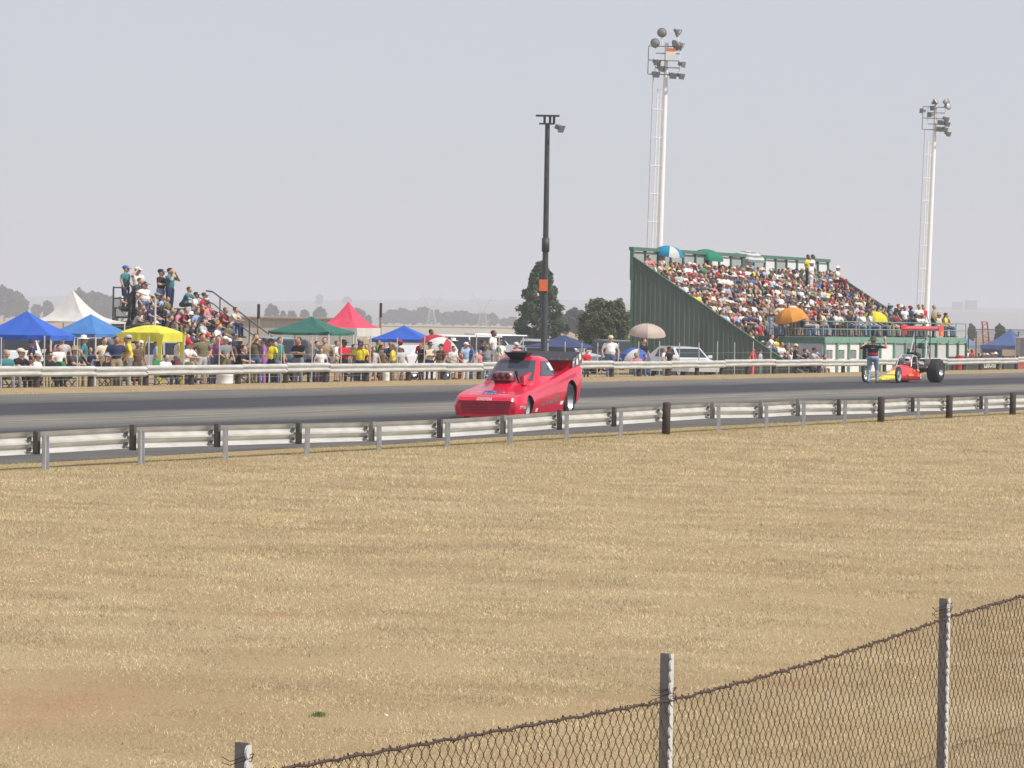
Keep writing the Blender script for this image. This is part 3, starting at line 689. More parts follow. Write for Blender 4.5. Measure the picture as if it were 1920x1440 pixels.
# rear wing: black tray, red riser, end plates
mb = MB(); mb.prism([V3(-1.45, -.86, 1.285), V3(-2.42, -.90, 1.475), V3(-2.42, -.90, 1.45), V3(-1.45, -.86, 1.26)], V3(0, 1.76, 0)); wing = mb.build('rear_wing', BLACK, car)
for k in range(9):
    mb = MB(); mb.tube((0, 0, 0), (0, 0, .02), .014, n=6); mb.build('rivet', CHROME, wing, loc=(-1.55, -.8 + k * .2, 1.302))
mb = MB(); mb.prism([V3(-1.9, -.80, 1.02), V3(-2.0, -.80, 1.37), V3(-2.06, -.80, 1.37), V3(-1.98, -.80, 1.02)], V3(0, 1.6, 0)); mb.build('wing_riser', RED, car)
for s in (-1, 1):
    mb = MB(); mb.prism([V3(-1.85, s * .885, 1.17), V3(-2.44, s * .90, 1.2), V3(-2.44, s * .905, 1.485), V3(-1.95, s * .895, 1.37)], V3(0, .012 * s, 0)); ep = mb.build('wing_end_plate', mat('end_plate_grey', (.16, .15, .15), .5), car)
    for x, z in ((-2.02, 1.25), (-2.25, 1.36)):
        mb = MB(); mb.box((x, s * .915, z), (.14, .006, .13), rot=Matrix.Rotation(R(18), 3, 'Y')); mb.build('sponsor_patch', WHITE_D, ep)
# front: grille recess, lip
mb = MB(); mb.prism([V3(2.372, -.60, .12), V3(2.372, .60, .12), V3(2.372, .62, .36), V3(2.372, -.62, .36)], V3(.012, 0, 0)); gl = mb.build('grille', REDIN, car)
for k in range(3):
    mb = MB(); mb.box((2.388, 0,   .17 + k * .06), (.016, 1.16, .008)); mb.build('grille_bar', RED, gl)
mb = MB(); mb.loft([[V3(2.42, y, .055), V3(2.42, y, .095), V3(2.2, y, .095), V3(2.2, y, .055)] for y in (-.70, .70)], smooth=False); mb.build('front_lip', RED, car)
mb = MB(); mb.prism([V3(2.386, -.70, .385), V3(2.386, .70, .385), V3(2.405, .66, .405), V3(2.405, -.66, .405)], V3(-.06, 0, .07)); mb.build('bumper_strip', RED, car)
for s in (-1, 1):
    mb = MB(); mb.prism([V3(1.15, s * .80, .085), V3(-1.1, s * .825, .085), V3(-1.1, s * .835, .15), V3(1.15, s * .81, .15)], V3(0, s * .02, 0)); mb.build('side_skirt', mat('skirt_dark_red', (.25, .01, .02), .5), car)
# wheels
def wheel(parent, x, y, r, w_, s, rim=.62, m_rim=CHROME, name='wheel', spokes=0):
    t = MB(); t.lathe([(r * rim, -w_ / 2), (r * .9, -w_ / 2), (r * .98, -w_ * .40), (r, -w_ * .28), (r, w_ * .28), (r * .98, w_ * .40), (r * .9, w_ / 2), (r * rim, w_ / 2)], 32, 0, axis='y')
    ty = t.build('tyre', RUBBER, None); wh = ty; wh.name = name; wh.parent = parent; wh.location = (x, y, r)
    t = MB(); t.lathe([(0, w_ * .18), (r * .18, w_ * .20), (r * .2, w_ * .08), (r * rim * .85, w_ * .12), (r * rim, w_ / 2 * .98), (r * rim * 1.02, w_ / 2), (r * rim, -w_ / 2)], 28, 0, axis='y')
    rm = t.build('rim', m_rim, wh); 
    if s < 0: rm.rotation_euler = (0, 0, math.pi)
    if spokes:
        for k in range(spokes):
            a = 2 * math.pi * k / spokes; q = MB(); q.tube((r * .1 * math.cos(a), 0, r * .1 * math.sin(a)), (r * rim * math.cos(a + .25), 0, r * rim * math.sin(a + .25)), .006, n=4); q.build('spoke', m_rim, wh)
    return wh
for s in (1, -1):
    wheel(car, 1.55, s * .74, .255, .12, s, .66); wheel(car, -1.6, s * .70, .39, .38, s, .58)
# flat print: laid 4 mm over the bodywork
def drop(mbv, d, off=.004):
    out = []
    for p in mbv:
        hit, nrm, i, dist = tree.ray_cast(p, d)
        out.append((hit - Vector(d) * off) if hit else None)
    return out
def decal(name, quads, d, m):
    mb = MB()
    for q in quads:
        h = drop([V3(*p) for p in q], V3(*d))
        if all(h): mb.add(h, [tuple(range(len(h)))])
    if mb.f: return mb.build(name, m, body, kind='stuff' if len(mb.f) > 1 else None)
rd = random.Random(11)
def text_quads(txt, size, n0=.0, shear=.25):     # triangles of real lettering in (a, b) units
    cu = bpy.data.curves.new('t', 'FONT'); cu.body = txt; cu.size = size; cu.shear = shear; cu.align_x = 'CENTER'; cu.resolution_u = 2; cu.offset = size * .02
    o = bpy.data.objects.new('t', cu); col.objects.link(o); bpy.context.view_layer.update(); m = evald(o)
    q = [[(m.vertices[i].co.x, m.vertices[i].co.y) for i in p.vertices] for p in m.polygons]; bpy.data.meshes.remove(m); return q
TQ = text_quads('GOODYEAR', .115)
mb = MB()
for q in TQ: mb.add([(2.408 - .45 * (b * .75), a * .62 - .03, .412 + b * .78) for a, b in q], [tuple(range(len(q)))])
mb.build('nose_lettering', WHITE_D, body, kind='stuff')
decal('side_lettering', [[(2.02 - a * .52 + 1.2, .80 + a * .16 + 1.5, b * .9 + .235) for a, b in q] for q in TQ], (-.62, -.78, 0), WHITE_D)
def blob(cx, cy, rx, ry, n=9): return [(cx + rx * math.cos(6.283 * k / n) * rd.uniform(.7, 1.1), cy + ry * math.sin(6.283 * k / n) * rd.uniform(.7, 1.1), 3) for k in range(n)]
decal('hood_emblem', [blob(1.90 + rd.uniform(-.16, .16), rd.uniform(-.17, .17), .06, .07) for k in range(18)], (0, 0, -1), BLUE_D)
mb_q = [blob(1.90 + rd.uniform(-.14, .14), rd.uniform(-.15, .15), .025, .03, 6) for k in range(14)]
decal('emblem_highlight', [[(x, y, 3) for x, y, z in q] for q in mb_q], (0, 0, -1.0), mat('pale_blue_decal', (.35, .42, .58), .5, 0, .2))
sc = []
for side in (-1, 1):
    for row, x0 in ((0, 2.06), (1, 1.84)):
        for k in range(7):
            y = side * (.24 + k * .045 + row * .02); L = rd.uniform(.03, .06); sc.append([(x0, y, 3), (x0 + L, y + .02, 3), (x0 + L + .01, y + .035, 3), (x0 + .012, y + .018, 3)])
            if rd.random() < .5: sc.append([(x0 + .02, y, 3), (x0 + .035, y + .04, 3), (x0 + .045, y + .04, 3), (x0 + .03, y, 3)])
decal('hood_script', sc, (0, 0, -1), WHITE_D)
g = []                                           # grey block lettering low on the door
for k in range(6):
    x = .62 - k * .225; z = .29 + .012 * k; g += [[(x, 3, z), (x - .06, 3, z), (x - .06, 3, z + .17), (x, 3, z + .17)], [(x - .13, 3, z), (x - .19, 3, z), (x - .19, 3, z + .17), (x - .13, 3, z + .17)], [(x - .06, 3, z + .06 * (k % 3)), (x - .13, 3, z + .06 * (k % 3)), (x - .13, 3, z + .05 + .06 * (k % 3)), (x - .06, 3, z + .05 + .06 * (k % 3))]]
decal('door_block_letters', g, (0, -1, 0), GREY_D)
g = []
for k in range(34):                              # row of fine hatch marks rising to the tail
    x = 1.0 - k * .088; z = .565 + .0100 * k + (.0 if k < 12 else .0015 * (k - 12)); h = .045 + .0012 * k
    g.append([(x, 3, z), (x - .022, 3, z + .005), (x - .055, 3, z + h), (x - .033, 3, z + h)])
decal('side_hatch_stripe', g, (0, -1, 0), mat('hatch_decal', (.20, .035, .06), .5))
decal('sponsor_patch', [[(.98, 3, .16), (.80, 3, .16), (.80, 3, .24), (.98, 3, .24)]], (0, -1, 0), WHITE_D)
decal('sponsor_patch', [[(-.86, 3, .30), (-1.06, 3, .31), (-1.08, 3, .39), (-.88, 3, .38)]], (0, -1, 0), WHITE_D)
decal('marker_disc', [[(3, .585 + .018 * math.cos(k * .785), .30 + .018 * math.sin(k * .785)) for k in range(8)]], (-1, 0, 0), WHITE_D)

# ================================================================== DRAGSTER
YELP = mat('yellow_race_paint', (.85, .66, .02), .3, 0, .06, 2, 0, .5)
RED2 = mat('orange_red_race_paint', (.72, .03, .025), .3, 0, .08, 2, 0, .5)
ORG = mat('orange_flame_decal', (.85, .30, .03), .4)
TUBE = mat('pale_cage_tube', (.55, .60, .55), .35, .3)
YD = R(24.5); fd = Vector((-math.sin(YD), -math.cos(YD), 0)); ld = Vector((math.cos(YD), -math.sin(YD), 0))
tw = gp(1754, 717, .012); c1 = tw + fd * 1.75 - ld * .66
dr = thing('dragster', 'red and yellow open wheel dragster with tall rear wing on the far lane', 'dragster', (c1.x, c1.y, .012), math.atan2(fd.y, fd.x))
SD = [(2.75, .10, .10, .17, 1), (2.6, .20, .08, .22, 1), (2.0, .25, .08, .30, 1), (1.55, .27, .08, .38, 0), (1.2, .29, .08, .48, 0), (.75, .33, .08, .62, 0), (.35, .36, .08, .68, 0), (-.1, .37, .08, .66, 0), (-.6, .37, .09, .52, 0), (-.95, .35, .10, .42, 0), (-1.2, .30, .12, .36, 0)]
def dring(s):
    x, w_, z0, z1, m_ = s; h = [(0, z0), (w_, z0), (w_ * 1.03, z0 + (z1 - z0) * .45), (w_ * .82, z0 + (z1 - z0) * .8), (w_ * .45, z1 - .01), (0, z1)]
    return [V3(x, y, z) for y, z in h] + [V3(x, -y, z) for y, z in reversed(h[1:-1])]
mb = MB(); mb.loft([dring(s) for s in SD[:5]]); mb.build('nose', YELP, dr)
mb = MB(); mb.loft([dring((SD[4][0] + .001, *SD[4][1:]))] + [dring(s) for s in SD[5:]]); db = mb.build('body', RED2, dr)
mb = MB()
for k, (x, z) in enumerate(((.55, .26), (.42, .24), (.30, .27), (.15, .25), (-.45, .24), (-.55, .22), (-.40, .44), (-.52, .42))):
    mb.prism([V3(x, .372, z), V3(x - .12, .378, z + .02), V3(x - .10, .36, z + .09), V3(x + .03, .36, z + .07)], V3(0, .012, 0))
mb.build('flame_decal', ORG, db, kind='stuff')
mb = MB(); mb.prism([V3(-.82, .365, .13), V3(-.93, .355, .13), V3(-.90, .34, .30), V3(-.80, .35, .32)], V3(0, .012, 0)); mb.build('sponsor_patch', WHITE_D, db)
mb = MB(); mb.prism([V3(2.85, -.42, .10), V3(2.85, .42, .10), V3(2.35, .42, .15), V3(2.35, -.42, .15)], V3(0, 0, .02)); mb.build('front_wing', YELP, dr)
mb = MB(); mb.tube((2.55, -.68, .31), (2.55, .68, .31), .022); mb.build('front_axle', CHROME, dr)
mb = MB(); mb.tube((-1.75, -.6, .46), (-1.75, .6, .46), .06); mb.build('rear_axle', DKSTEEL, dr)
for s in (1, -1):
    wheel(dr, 2.55, s * .68, .315, .085, s, .74, CHROME, 'front_wheel', 10); wheel(dr, -1.75, s * .66, .465, .46, s, .45, CHROME, 'rear_wheel')
# roll cage
cage = MB()
for y in (-.27, .27): cage.path([V3(.12, y * 1.15, .62), V3(-.05, y, .92), V3(-.32, y * .85, 1.06), V3(-.62, y, 1.0), V3(-.75, y * 1.1, .40)], .024, 7)
cage.path([V3(-.32, -.23, 1.06), V3(-.32, .23, 1.06)], .024, 7); cage.path([V3(-.62, -.27, 1.0), V3(-.62, .27, 1.0)], .024, 7)
cage.build('roll_cage', TUBE, dr)
# engine
mb = MB(); mb.box((-1.12, 0, .52), (.62, .36, .34)); eng = mb.build('engine_block', DKSTEEL, dr)
for s in (-1, 1):
    mb = MB(); mb.box((-1.12, s * .24, .72), (.58, .16, .16), rot=Matrix.Rotation(s * R(40), 3, 'X')); mb.build('valve_cover', CHROME, eng)
    for k in range(4):
        x = -.88 - k * .15; mb = MB(); mb.path([V3(x, s * .27, .60), V3(x, s * .42, .58), V3(x - .05, s * .50, .72), V3(x - .10, s * .53, .92)], .034, 8); mb.build('exhaust_pipe', mat('heat_blued_steel', (.26, .24, .22), .35, .7, .3), eng)
mb = MB(); mb.box((-1.12, 0, .86), (.50, .26, .20)); mb.tube((-.86, 0, .62), (-.84, 0, .62), .10, n=14); mb.tube((-.86, 0, .86), (-.84, 0, .86), .09, n=14); mb.build('blower', DKSTEEL, eng, kind='stuff')
mb = MB(); mb.loft([[V3(-.80, y, z) for y, z in ((-.24, 1.02), (.24, 1.02), (.22, 1.17), (-.22, 1.17))], [V3(-1.35, y, z) for y, z in ((-.2, .96), (.2, .96), (.16, 1.12), (-.16, 1.12))]], smooth=False); mb.build('injector_scoop', BLACK, eng)
mb = MB(); mb.box((-1.55, 0, .55), (.26, .42, .36)); mb.build('gearbox', DKSTEEL, dr)
# wing
mb = MB(); pr = [(-1.72, 2.07), (-1.80, 2.12), (-2.0, 2.14), (-2.22, 2.20), (-2.2, 2.16), (-1.98, 2.06), (-1.8, 2.04)]
mb.prism([V3(x, -.76, z) for x, z in pr], V3(0, 1.52, 0)); wg = mb.build('rear_wing', RED2, dr)
for s in (-1, 1):
    mb = MB(); mb.prism([V3(-1.66, s * .765, 2.20), V3(-2.30, s * .765, 2.26), V3(-2.30, s * .765, 1.86), V3(-1.80, s * .765, 1.80)], V3(0, .018 * s, 0)); e = mb.build('wing_end_plate', RED2, dr)
    mb = MB(); mb.prism([V3(-1.9, s * .785, 2.0), V3(-2.2, s * .785, 2.02), V3(-2.22, s * .785, 1.88), V3(-1.9, s * .785, 1.84)], V3(0, .008 * s, 0)); mb.build('flame_decal', ORG, e)
    mb = MB(); mb.tube((-1.35, s * .36, .62), (-1.85, s * .26, 2.06), .026, n=8); mb.build('wing_strut', mat('bright_strut', (.72, .74, .72), .35, .3), dr)
    mb = MB(); mb.tube((-2.1, s * .30, .46), (-2.02, s * .30, 2.08), .022, n=8); mb.tube((-1.42, s * .35, .85), (-2.06, s * .3, 1.65), .014, n=6); mb.tube((-2.1, s * .3, .85), (-1.66, s * .3, 1.55), .014, n=6); mb.build('rear_strut', DKSTEEL, dr)
mb = MB(); mb.path([V3(-1.95, -.28, 1.35), V3(-1.95, .28, 1.35)], .016, 6); mb.path([V3(-1.75, -.27, 1.72), V3(-1.75, .27, 1.72)], .016, 6); mb.path([V3(-1.95, -.28, 1.35), V3(-1.75, .27, 1.72)], .012, 6); mb.build('strut_brace', DKSTEEL, dr)
mb = MB(); mb.tube((-1.62, .34, .40), (-1.30, .46, .60), .03, n=8); mb.build('push_bar', mat('gold_pipe', (.62, .55, .30), .4, .3), dr)
mb = MB(); mb.lathe([(.0, -.24), (.14, -.24), (.16, -.1), (.16, .1), (.14, .2), (0, .2)], 14, 0, axis='y'); mb.build('parachute_pack', BLACK, dr, loc=(-2.1, 0, .75))
seat = dr.matrix_basis @ V3(-.42, 0, .10)
dv = person('sit', seat, math.atan2(fd.y, fd.x), 'black', 'black', 0, 0, label='driver in dark suit and white helmet strapped in the dragster cockpit', scale=.98)
hx, hy, hz_ = HEADTOP['sit']
mb = MB(); mb.lathe([(0, .13), (.08, .115), (.13, .05), (.14, -.02), (.125, -.11), (.10, -.13)], 18, 0); hl = mb.build('helmet', mat('white_helmet', (.75, .76, .78), .25, 0, .05, coat=.5), dv, loc=(hx - .01, hy, hz_ - .1))
mb = MB(); mb.prism([V3(.11 , -.085, -.03), V3(.145, -.05, -.035), V3(.15, .0, -.035), V3(.145, .05, -.035), V3(.11, .085, -.03), V3(.112, .085, .035), V3(.14, .04, .045), V3(.14, -.04, .045), V3(.112, -.085, .035)], V3(.004, 0, 0)); mb.build('visor', BLACK, hl)

# ================================================================== MARSHAL walking in front of the dragster
def band(c, idx):
    s = (idx == 1) & (c[:, 2] > 1.075) & (c[:, 2] < 1.15) & (np.abs(c[:, 1]) < .24); idx = idx.copy(); idx[s] = 5; return idx
P = body_prims(girth=1.32, knees=[(.14, -.11, .52), (.0, .11, .50)], feet=[(.10, -.12, .10), (-.17, .12, .085)], elbows=[(.06, -.40, 1.37), (.10, .41, 1.33)], hands=[(.10, -.37, 1.63), (.33, .33, 1.46)], sleeve='trim', head=(.0, .0), fingers=[(1, 0, .2), (.2, -.3, 1)])
BODY['marshal'] = body_mesh('person_marshal', P, .0085, 1.0, 3, band); HEADTOP['marshal'] = (.02, 0, 1.735)
mp_ = gp(1636, 718.5, .012)
ms = person('marshal', mp_, R(78), 'black', 'pale denim', 0, 1, label='marshal in black and red shirt, jeans and brimmed hat raising both arms on the strip', trim='red')
ms.scale = (1.12, 1.2, 1.0)
mb = MB(); mb.lathe([(0, .10), (.05, .105), (.085, .09), (.10, .0), (.105, -.02), (.185, -.06), (.19, -.068), (.10, -.03)], 20, 0); mb.build('sun_hat', cloth('bush_hat_olive', (.10, .10, .06)), ms, loc=(.015, 0, 1.685))
mb = MB(); rq = random.Random(2)
for k in range(7): mb.prism([V3(-.152, .05 - k * .017, 1.315), V3(-.150, .04 - k * .017, 1.315), V3(-.150, .04 - k * .017, 1.335 + rq.uniform(0, .008)), V3(-.152, .05 - k * .017, 1.335)], V3(-.004, 0, 0))
mb.build('shirt_print', mat('pale_shirt_print', (.5, .5, .52), .8), ms, kind='stuff')

# ================================================================== GRANDSTAND (local x = toward the strip, y = along the road)
GREEN = mat('grandstand_green_sheet', (.095, .138, .118), .6, .0, .24, 1.6, 0, stretch=(1, 1, .15))
GREENP = mat('green_trim_paint', (.07, .17, .12), .55, 0, .15)
GREENL = mat('light_green_rail_paint', (.16, .33, .25), .5, 0, .15)
PANELW = mat('white_wall_panel', (.74, .75, .72), .6, 0, .06)
PANELG = mat('grey_wall_panel', (.36, .38, .37), .65, 0, .1)
CONC = mat('stand_plank', (.20, .19, .18), .85, 0, .2, 4)
TOEV = 61.6; u0 = colu(1515, TOEV, 690); _d = ray(1184, 600); _k = _d.x / _d.y; BACKV = u0 * (SN - _k * CS) / (CS + _k * SN); YEND = RD(u0, BACKV).y
GB = -.35; SL = (zat(1187, 487, YEND) - GB) / (BACKV - TOEV); DROP = .88           # seat slope from ground level at the toe
_l = ray(1553, 488); _k = _l.x / _l.y; LEN = BACKV * (CS + _k * SN) / (SN - _k * CS) - u0
gs = thing('grandstand', 'large green sheeted grandstand packed with spectators', 'grandstand', RD(u0, TOEV, GB), ROADZ)
DEP = BACKV - TOEV; NR = 12; TR = DEP / NR; RS = SL * TR
for r in range(NR):                                     # stepped planks
    mb = MB(); mb.box((-(r + .5) * TR, LEN / 2, (r + 1) * RS - RS / 2 - .02 - DROP), (TR - .004, LEN - .1, RS)); mb.build('step', CONC, gs)
def sheet(x0, x1, ztopf, y, n=5):                       # corrugated sheet from x0 to x1 (x negative to the back)
    mb = MB(); w_ = (x1 - x0) / n; xs = []
    for i in range(n):
        a = x0 + i * w_
        xs += [(a, 0), (a + w_ * .55, 0), (a + w_ * .65, -.035), (a + w_ * .9, -.035)]
    xs.append((x1, 0))
    top = [V3(x, y + d, ztopf(x)) for x, d in xs]; bot = [V3(x, y + d, -.3) for x, d in xs]; n_ = len(xs)
    tb = [p + V3(0, .004, 0) for p in top]; bb = [p + V3(0, .004, 0) for p in bot]
    mb.loft([bot, top], 0, False, smooth=False); mb.loft([bb, tb], 0, False, smooth=False); mb.loft([top, tb], 0, False, smooth=False)
    return mb
ztf = lambda x: max(.02, -x * SL + .16)
nS = 9
for k in range(nS):
    a = -DEP * (nS - k) / nS; b = -DEP * (nS - k - 1) / nS + .02
    sheet(a, b, ztf, -.05, 4).build('corrugated_sheet', GREEN, gs)
    sheet(a, b, lambda x: ztf(x) - .12, LEN + .05, 4).build('corrugated_sheet', GREEN, gs)
for yy in (-.07, LEN + .07):
    mb = MB(); p0 = V3(-DEP, yy, ztf(-DEP) + (-.1 if yy > 0 else .02)); p1 = V3(0, yy, ztf(0) + (.0 if yy > 0 else .02)); mb.tube(p0, p1, .045, n=6); mb.build('edge_capping', GREENP, gs)
ZT = zat(1186, 465, YEND) - GB
mb = MB(); mb.box((-DEP + .02, -.05, ZT / 2 - .1), (.12, .12, ZT + .1)); mb.build('corner_post', GREENP, gs)
npan = 17
for k in range(npan + 1):
    mb = MB(); mb.box((-DEP - .03, k * LEN / npan, ZT - .75), (.14, .14, 1.5)); mb.build('back_post', GREENP, gs)
for k in range(npan):
    y0, y1 = k * LEN / npan + .09, (k + 1) * LEN / npan - .09
    mb = MB(); mb.box((-DEP - .06, (y0 + y1) / 2, ZT - .8), (.03, y1 - y0, 1.3)); mb.build('back_panel', PANELW if (k in (6, 7, 9, 11, 13, 14) or k > 15) else PANELG, gs)
mb = MB(); mb.box((-DEP - .02, LEN / 2, ZT - .03), (.22, LEN + .3, .16)); mb.build('top_fascia', GREENP, gs)
# terrace with rooms below and railing above
PV = 61.4; up0 = colu(1545, PV, 660); up1 = colu(1812, PV, 660); PH = 1.63 + .35
tr = thing('viewing_terrace', 'raised terrace of white panels with green posts and pipe railing before the grandstand', 'terrace', RD(up0, PV, GB), ROADZ)
PL = up1 - up0; PD = TOEV + (PH + DROP) / SL - PV + .2
mb = MB(); mb.box((-PD / 2, PL / 2, PH - .06), (PD, PL, .12)); mb.build('deck', CONC, tr)
mb = MB(); mb.box((.03, PL / 2, PH - .13), (.05, PL + .1, .27)); mb.build('fascia', GREENL, tr)
mb = MB(); mb.box((-PD / 2 + .02, -.03, PH - .15), (PD, .05, .29)); mb.build('side_fascia', GREENP, tr)
mb = MB(); mb.box((-PD / 2, .0, PH / 2 - .3), (PD - .1, .10, PH)); mb.build('side_wall', mat('terrace_side_grey', (.40, .40, .43), .75, 0, .1), tr)
cols = [1546, 1569, 1591, 1613.5, 1627, 1650, 1676, 1697, 1732, 1755, 1776, 1795.5, 1811]
ys = [colu(c, PV, 660) - up0 for c in cols]
for i, y in enumerate(ys):
    mb = MB(); mb.box((0, y, PH / 2 - .25), (.14, .16, PH + .25)); mb.build('post', GREENP if i > 8 else GREENL, tr)
kinds = ['win', 'win', 'win', 'dark', 'white', 'white', 'grey', None, 'grey', 'pale', 'pale', 'pale']
PALE = mat('pale_grey_panel', (.56, .56, .53), .65, 0, .08)
for i, kd in enumerate(kinds):
    if kd is None: continue
    y0, y1 = ys[i] + .10, ys[i + 1] - .10
    m_ = {'win': PANELW, 'white': PANELW, 'grey': PANELG, 'dark': mat('shaded_opening', (.03, .04, .038), .7), 'pale': PALE}[kd]  # dark sheet set back in an opening; shade is put into its colour
    mb = MB(); rec = -.06 if kd != 'dark' else -.25
    if kd == 'win':
        zb, zt_ = PH - 1.02, PH - .60; ya, yb = y0 + (y1 - y0) * .15, y0 + (y1 - y0) * .75
        for (a, b, c, d) in ((y0, y1, -.3, zb), (y0, y1, zt_, PH - .2), (y0, ya, zb, zt_), (yb, y1, zb, zt_)): mb.box((rec, (a + b) / 2, (c + d) / 2), (.04, b - a, d - c))
        o = mb.build('panel', m_, tr)
        mb = MB(); mb.box((rec - .03, (ya + yb) / 2, (zb + zt_) / 2), (.02, yb - ya, zt_ - zb)); wn = mb.build('window', mat('dusty_window', (.20, .20, .18), .35, 0, .4, 8), tr)
        mb = MB(); mb.box((rec + .0, (ya + yb) / 2, (zb + zt_) / 2), (.02, .03, zt_ - zb)); mb.build('window_bar', PANELW, wn)
    else:
        mb.box((rec, (y0 + y1) / 2, PH / 2 - .25), (.04, y1 - y0, PH - .1)); mb.build('panel', m_, tr)
nR = 13
for k in range(nR + 1):
    mb = MB(); mb.tube((-.05, PL * k / nR, PH), (-.05, PL * k / nR, PH + .74), .026, n=6); mb.build('railing_post', GREENL, tr)
for z in (.38, .74):
    mb = MB(); mb.tube((-.05, 0, PH + z), (-.05, PL, PH + z), .024, n=6); mb.build('railing_bar', GREENL, tr)
    mb = MB(); mb.tube((-PD * .55, -.02, PH + z), (-.05, -.02, PH + z), .024, n=6); mb.build('railing_bar', GREENL, tr)
for z in (.38, .74):
    mb = MB(); mb.tube((-PD * .8, PL, PH + z), (-.05, PL, PH + z), .024, n=6); mb.build('railing_bar', GREENL, tr)

# ------------------------------------------------------------------ floodlight masts and lamp pole
MASTW = mat('mast_white', (.90, .90, .88), .45, .0, .05)
LAMPG = mat('lamp_housing_grey', (.20, .205, .21), .5, .2, .2)
LENS = mat('lamp_glass', (.55, .57, .58), .15, 0, .1)
def lamp(par, p, az, tilt, r=.26, kind='dish', zbar=None):
    mb = MB(); M = Euler((0, R(tilt), R(az))).to_matrix()
    if kind == 'dish':
        mb.lathe([(0, -.34), (.07, -.33), (.10, -.22), (r * .8, -.10), (r, .0), (r * 1.04, .02), (r * .9, .0), (0, -.04)], 16, 0, M=M @ Matrix.Rotation(R(90), 3, 'Y'))
        o = mb.build('lamp', LAMPG, par, loc=p)
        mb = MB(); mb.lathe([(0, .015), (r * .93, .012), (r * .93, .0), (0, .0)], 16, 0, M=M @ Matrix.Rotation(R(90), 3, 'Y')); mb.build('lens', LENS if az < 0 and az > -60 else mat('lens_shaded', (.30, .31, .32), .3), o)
    else:
        mb.prism([M @ V3(-.12, -.14, -.08), M @ V3(-.12, .14, -.08), M @ V3(-.12, .14, .10), M @ V3(-.12, -.14, .10)], M @ V3(.26, 0, 0)); 
        mb.box(M @ V3(.14, 0, .0), (.03, .40, .30), rot=M); o = mb.build('lamp', LAMPG, par, loc=p)
    if kind == 'dish': mb = MB(); mb.path([V3(p[0], p[1] + .08, p[2] - .1), V3(p[0] * .9, p[1] + .06, (zbar if zbar else p[2] - .34))], .026, 5); mb.build('lamp_bracket', MASTW, par)
    return o
def mast(base, top_px, Y, label, lamps, frame_w, ladder_side=-1, rz=0.0, hs=1.0):
    H_ = zat(*top_px, Y) - base.z
    t = thing('floodlight_mast', label, 'floodlight mast', base, rz, 'white floodlight masts behind the grandstand')
    mb = MB(); mb.tube((0, 0, 0), (0, 0, H_ * .88),   .19 * hs, .13 * hs, n=12); mb.tube((0, 0, H_ * .88), (0, 0, H_), .11 * hs, .10 * hs, n=10); mb.build('pole', MASTW, t)
    x = -.38 * hs; mb = MB(); mb.tube((x, -.12, .3), (x, -.12, H_ * .86), .03, n=6); mb.build('ladder_rail', MASTW, t)
    x2 = x + .16; mb = MB(); mb.tube((x2, -.12, .3), (x2, -.12, H_ * .86), .022, n=6); mb.build('ladder_rail', MASTW, t)
    mb = MB(); mb.tube((x - .26, -.2, H_ * .1), (x - .26, -.2, H_ * .90), .028, n=6); mb.build('safety_cable', mat('mast_cable', (.55, .55, .55), .5), t)
    k = .6; mb = MB()
    while k < H_ * .86: mb.tube((x, -.12, k), (x2, -.12, k), .012, n=4, cap=False); k += .30
    mb.build('ladder_rungs', MASTW, t, kind='stuff')
    k = H_ * .12
    while k < H_ * .88:
        mb = MB(); mb.path([V3(x - .26, -.2, k), V3(-.1, -.1, k)], .022, 5); mb.build('ladder_bracket', MASTW, t); k += 1.45
    # head frame
    zf = H_ - 1.65; fh = 1.45; w_ = frame_w
    for q in range(5):
        z = zf + fh * q / 4; L = -1.32 if q in (0, 2, 4) else -.78
        mb = MB(); mb.tube((w_ * L, -.2, z), (w_, -.2, z), .028, n=5); mb.build('cross_bar', LAMPG, t)
    for xx in (-1.32, -.8, .0, .98):
        mb = MB(); mb.tube((w_ * xx, -.2, zf), (w_ * xx, -.2, zf + fh), .024, n=5); mb.build('frame_upright', MASTW if xx > -1 else LAMPG, t)
    for (lx, lz, az, tl, r, kd) in lamps: lamp(t, (lx * .84, -.25, zf + lz * .78), az, tl, r * .86, kd, zf + fh)
    return t, H_, zf
b1 = pos(1229, 76.0); b1.z = -.5
t1, H1, zf1 = mast(b1, (1247, 80), b1.y, 'taller white floodlight mast with ladder rising behind the grandstand roofline', [
    (-.32, 2.75, -100, 12, .28, 'dish'), (-.72, 2.05, -105, 10, .28, 'dish'), (.72, 2.75, -20, 35, .26, 'dish'), (.55, 1.95, -150, 25, .34, 'dish'), (.95, 1.85, -10, 30, .26, 'dish'),
    (-.62, .82, -60, 20, .2, 'box'), (.92, .72, -30, 10, .22, 'box'), (-.35, .42, -50, 20, .2, 'box'), (-.66, .02, -60, 20, .22, 'box'), (.38, -.02, -60, 20, .2, 'box'), (.88, -.04, -40, 20, .22, 'box')], .70)
t1.rotation_euler = (0, R(1.1), 0)
mb = MB(); mb.box((.22, -.3, zf1 + .95), (.52, .4, .45)); mb.build('junction_box', WHITEP, t1)
mb = MB(); mb.box((.22, -.3, zf1 + 1.26), (.46, .36, .18)); mb.build('beacon', mat('orange_beacon', (.70, .20, .06), .5), t1)
b2 = pos(1733, 78.0); b2.z = -.5
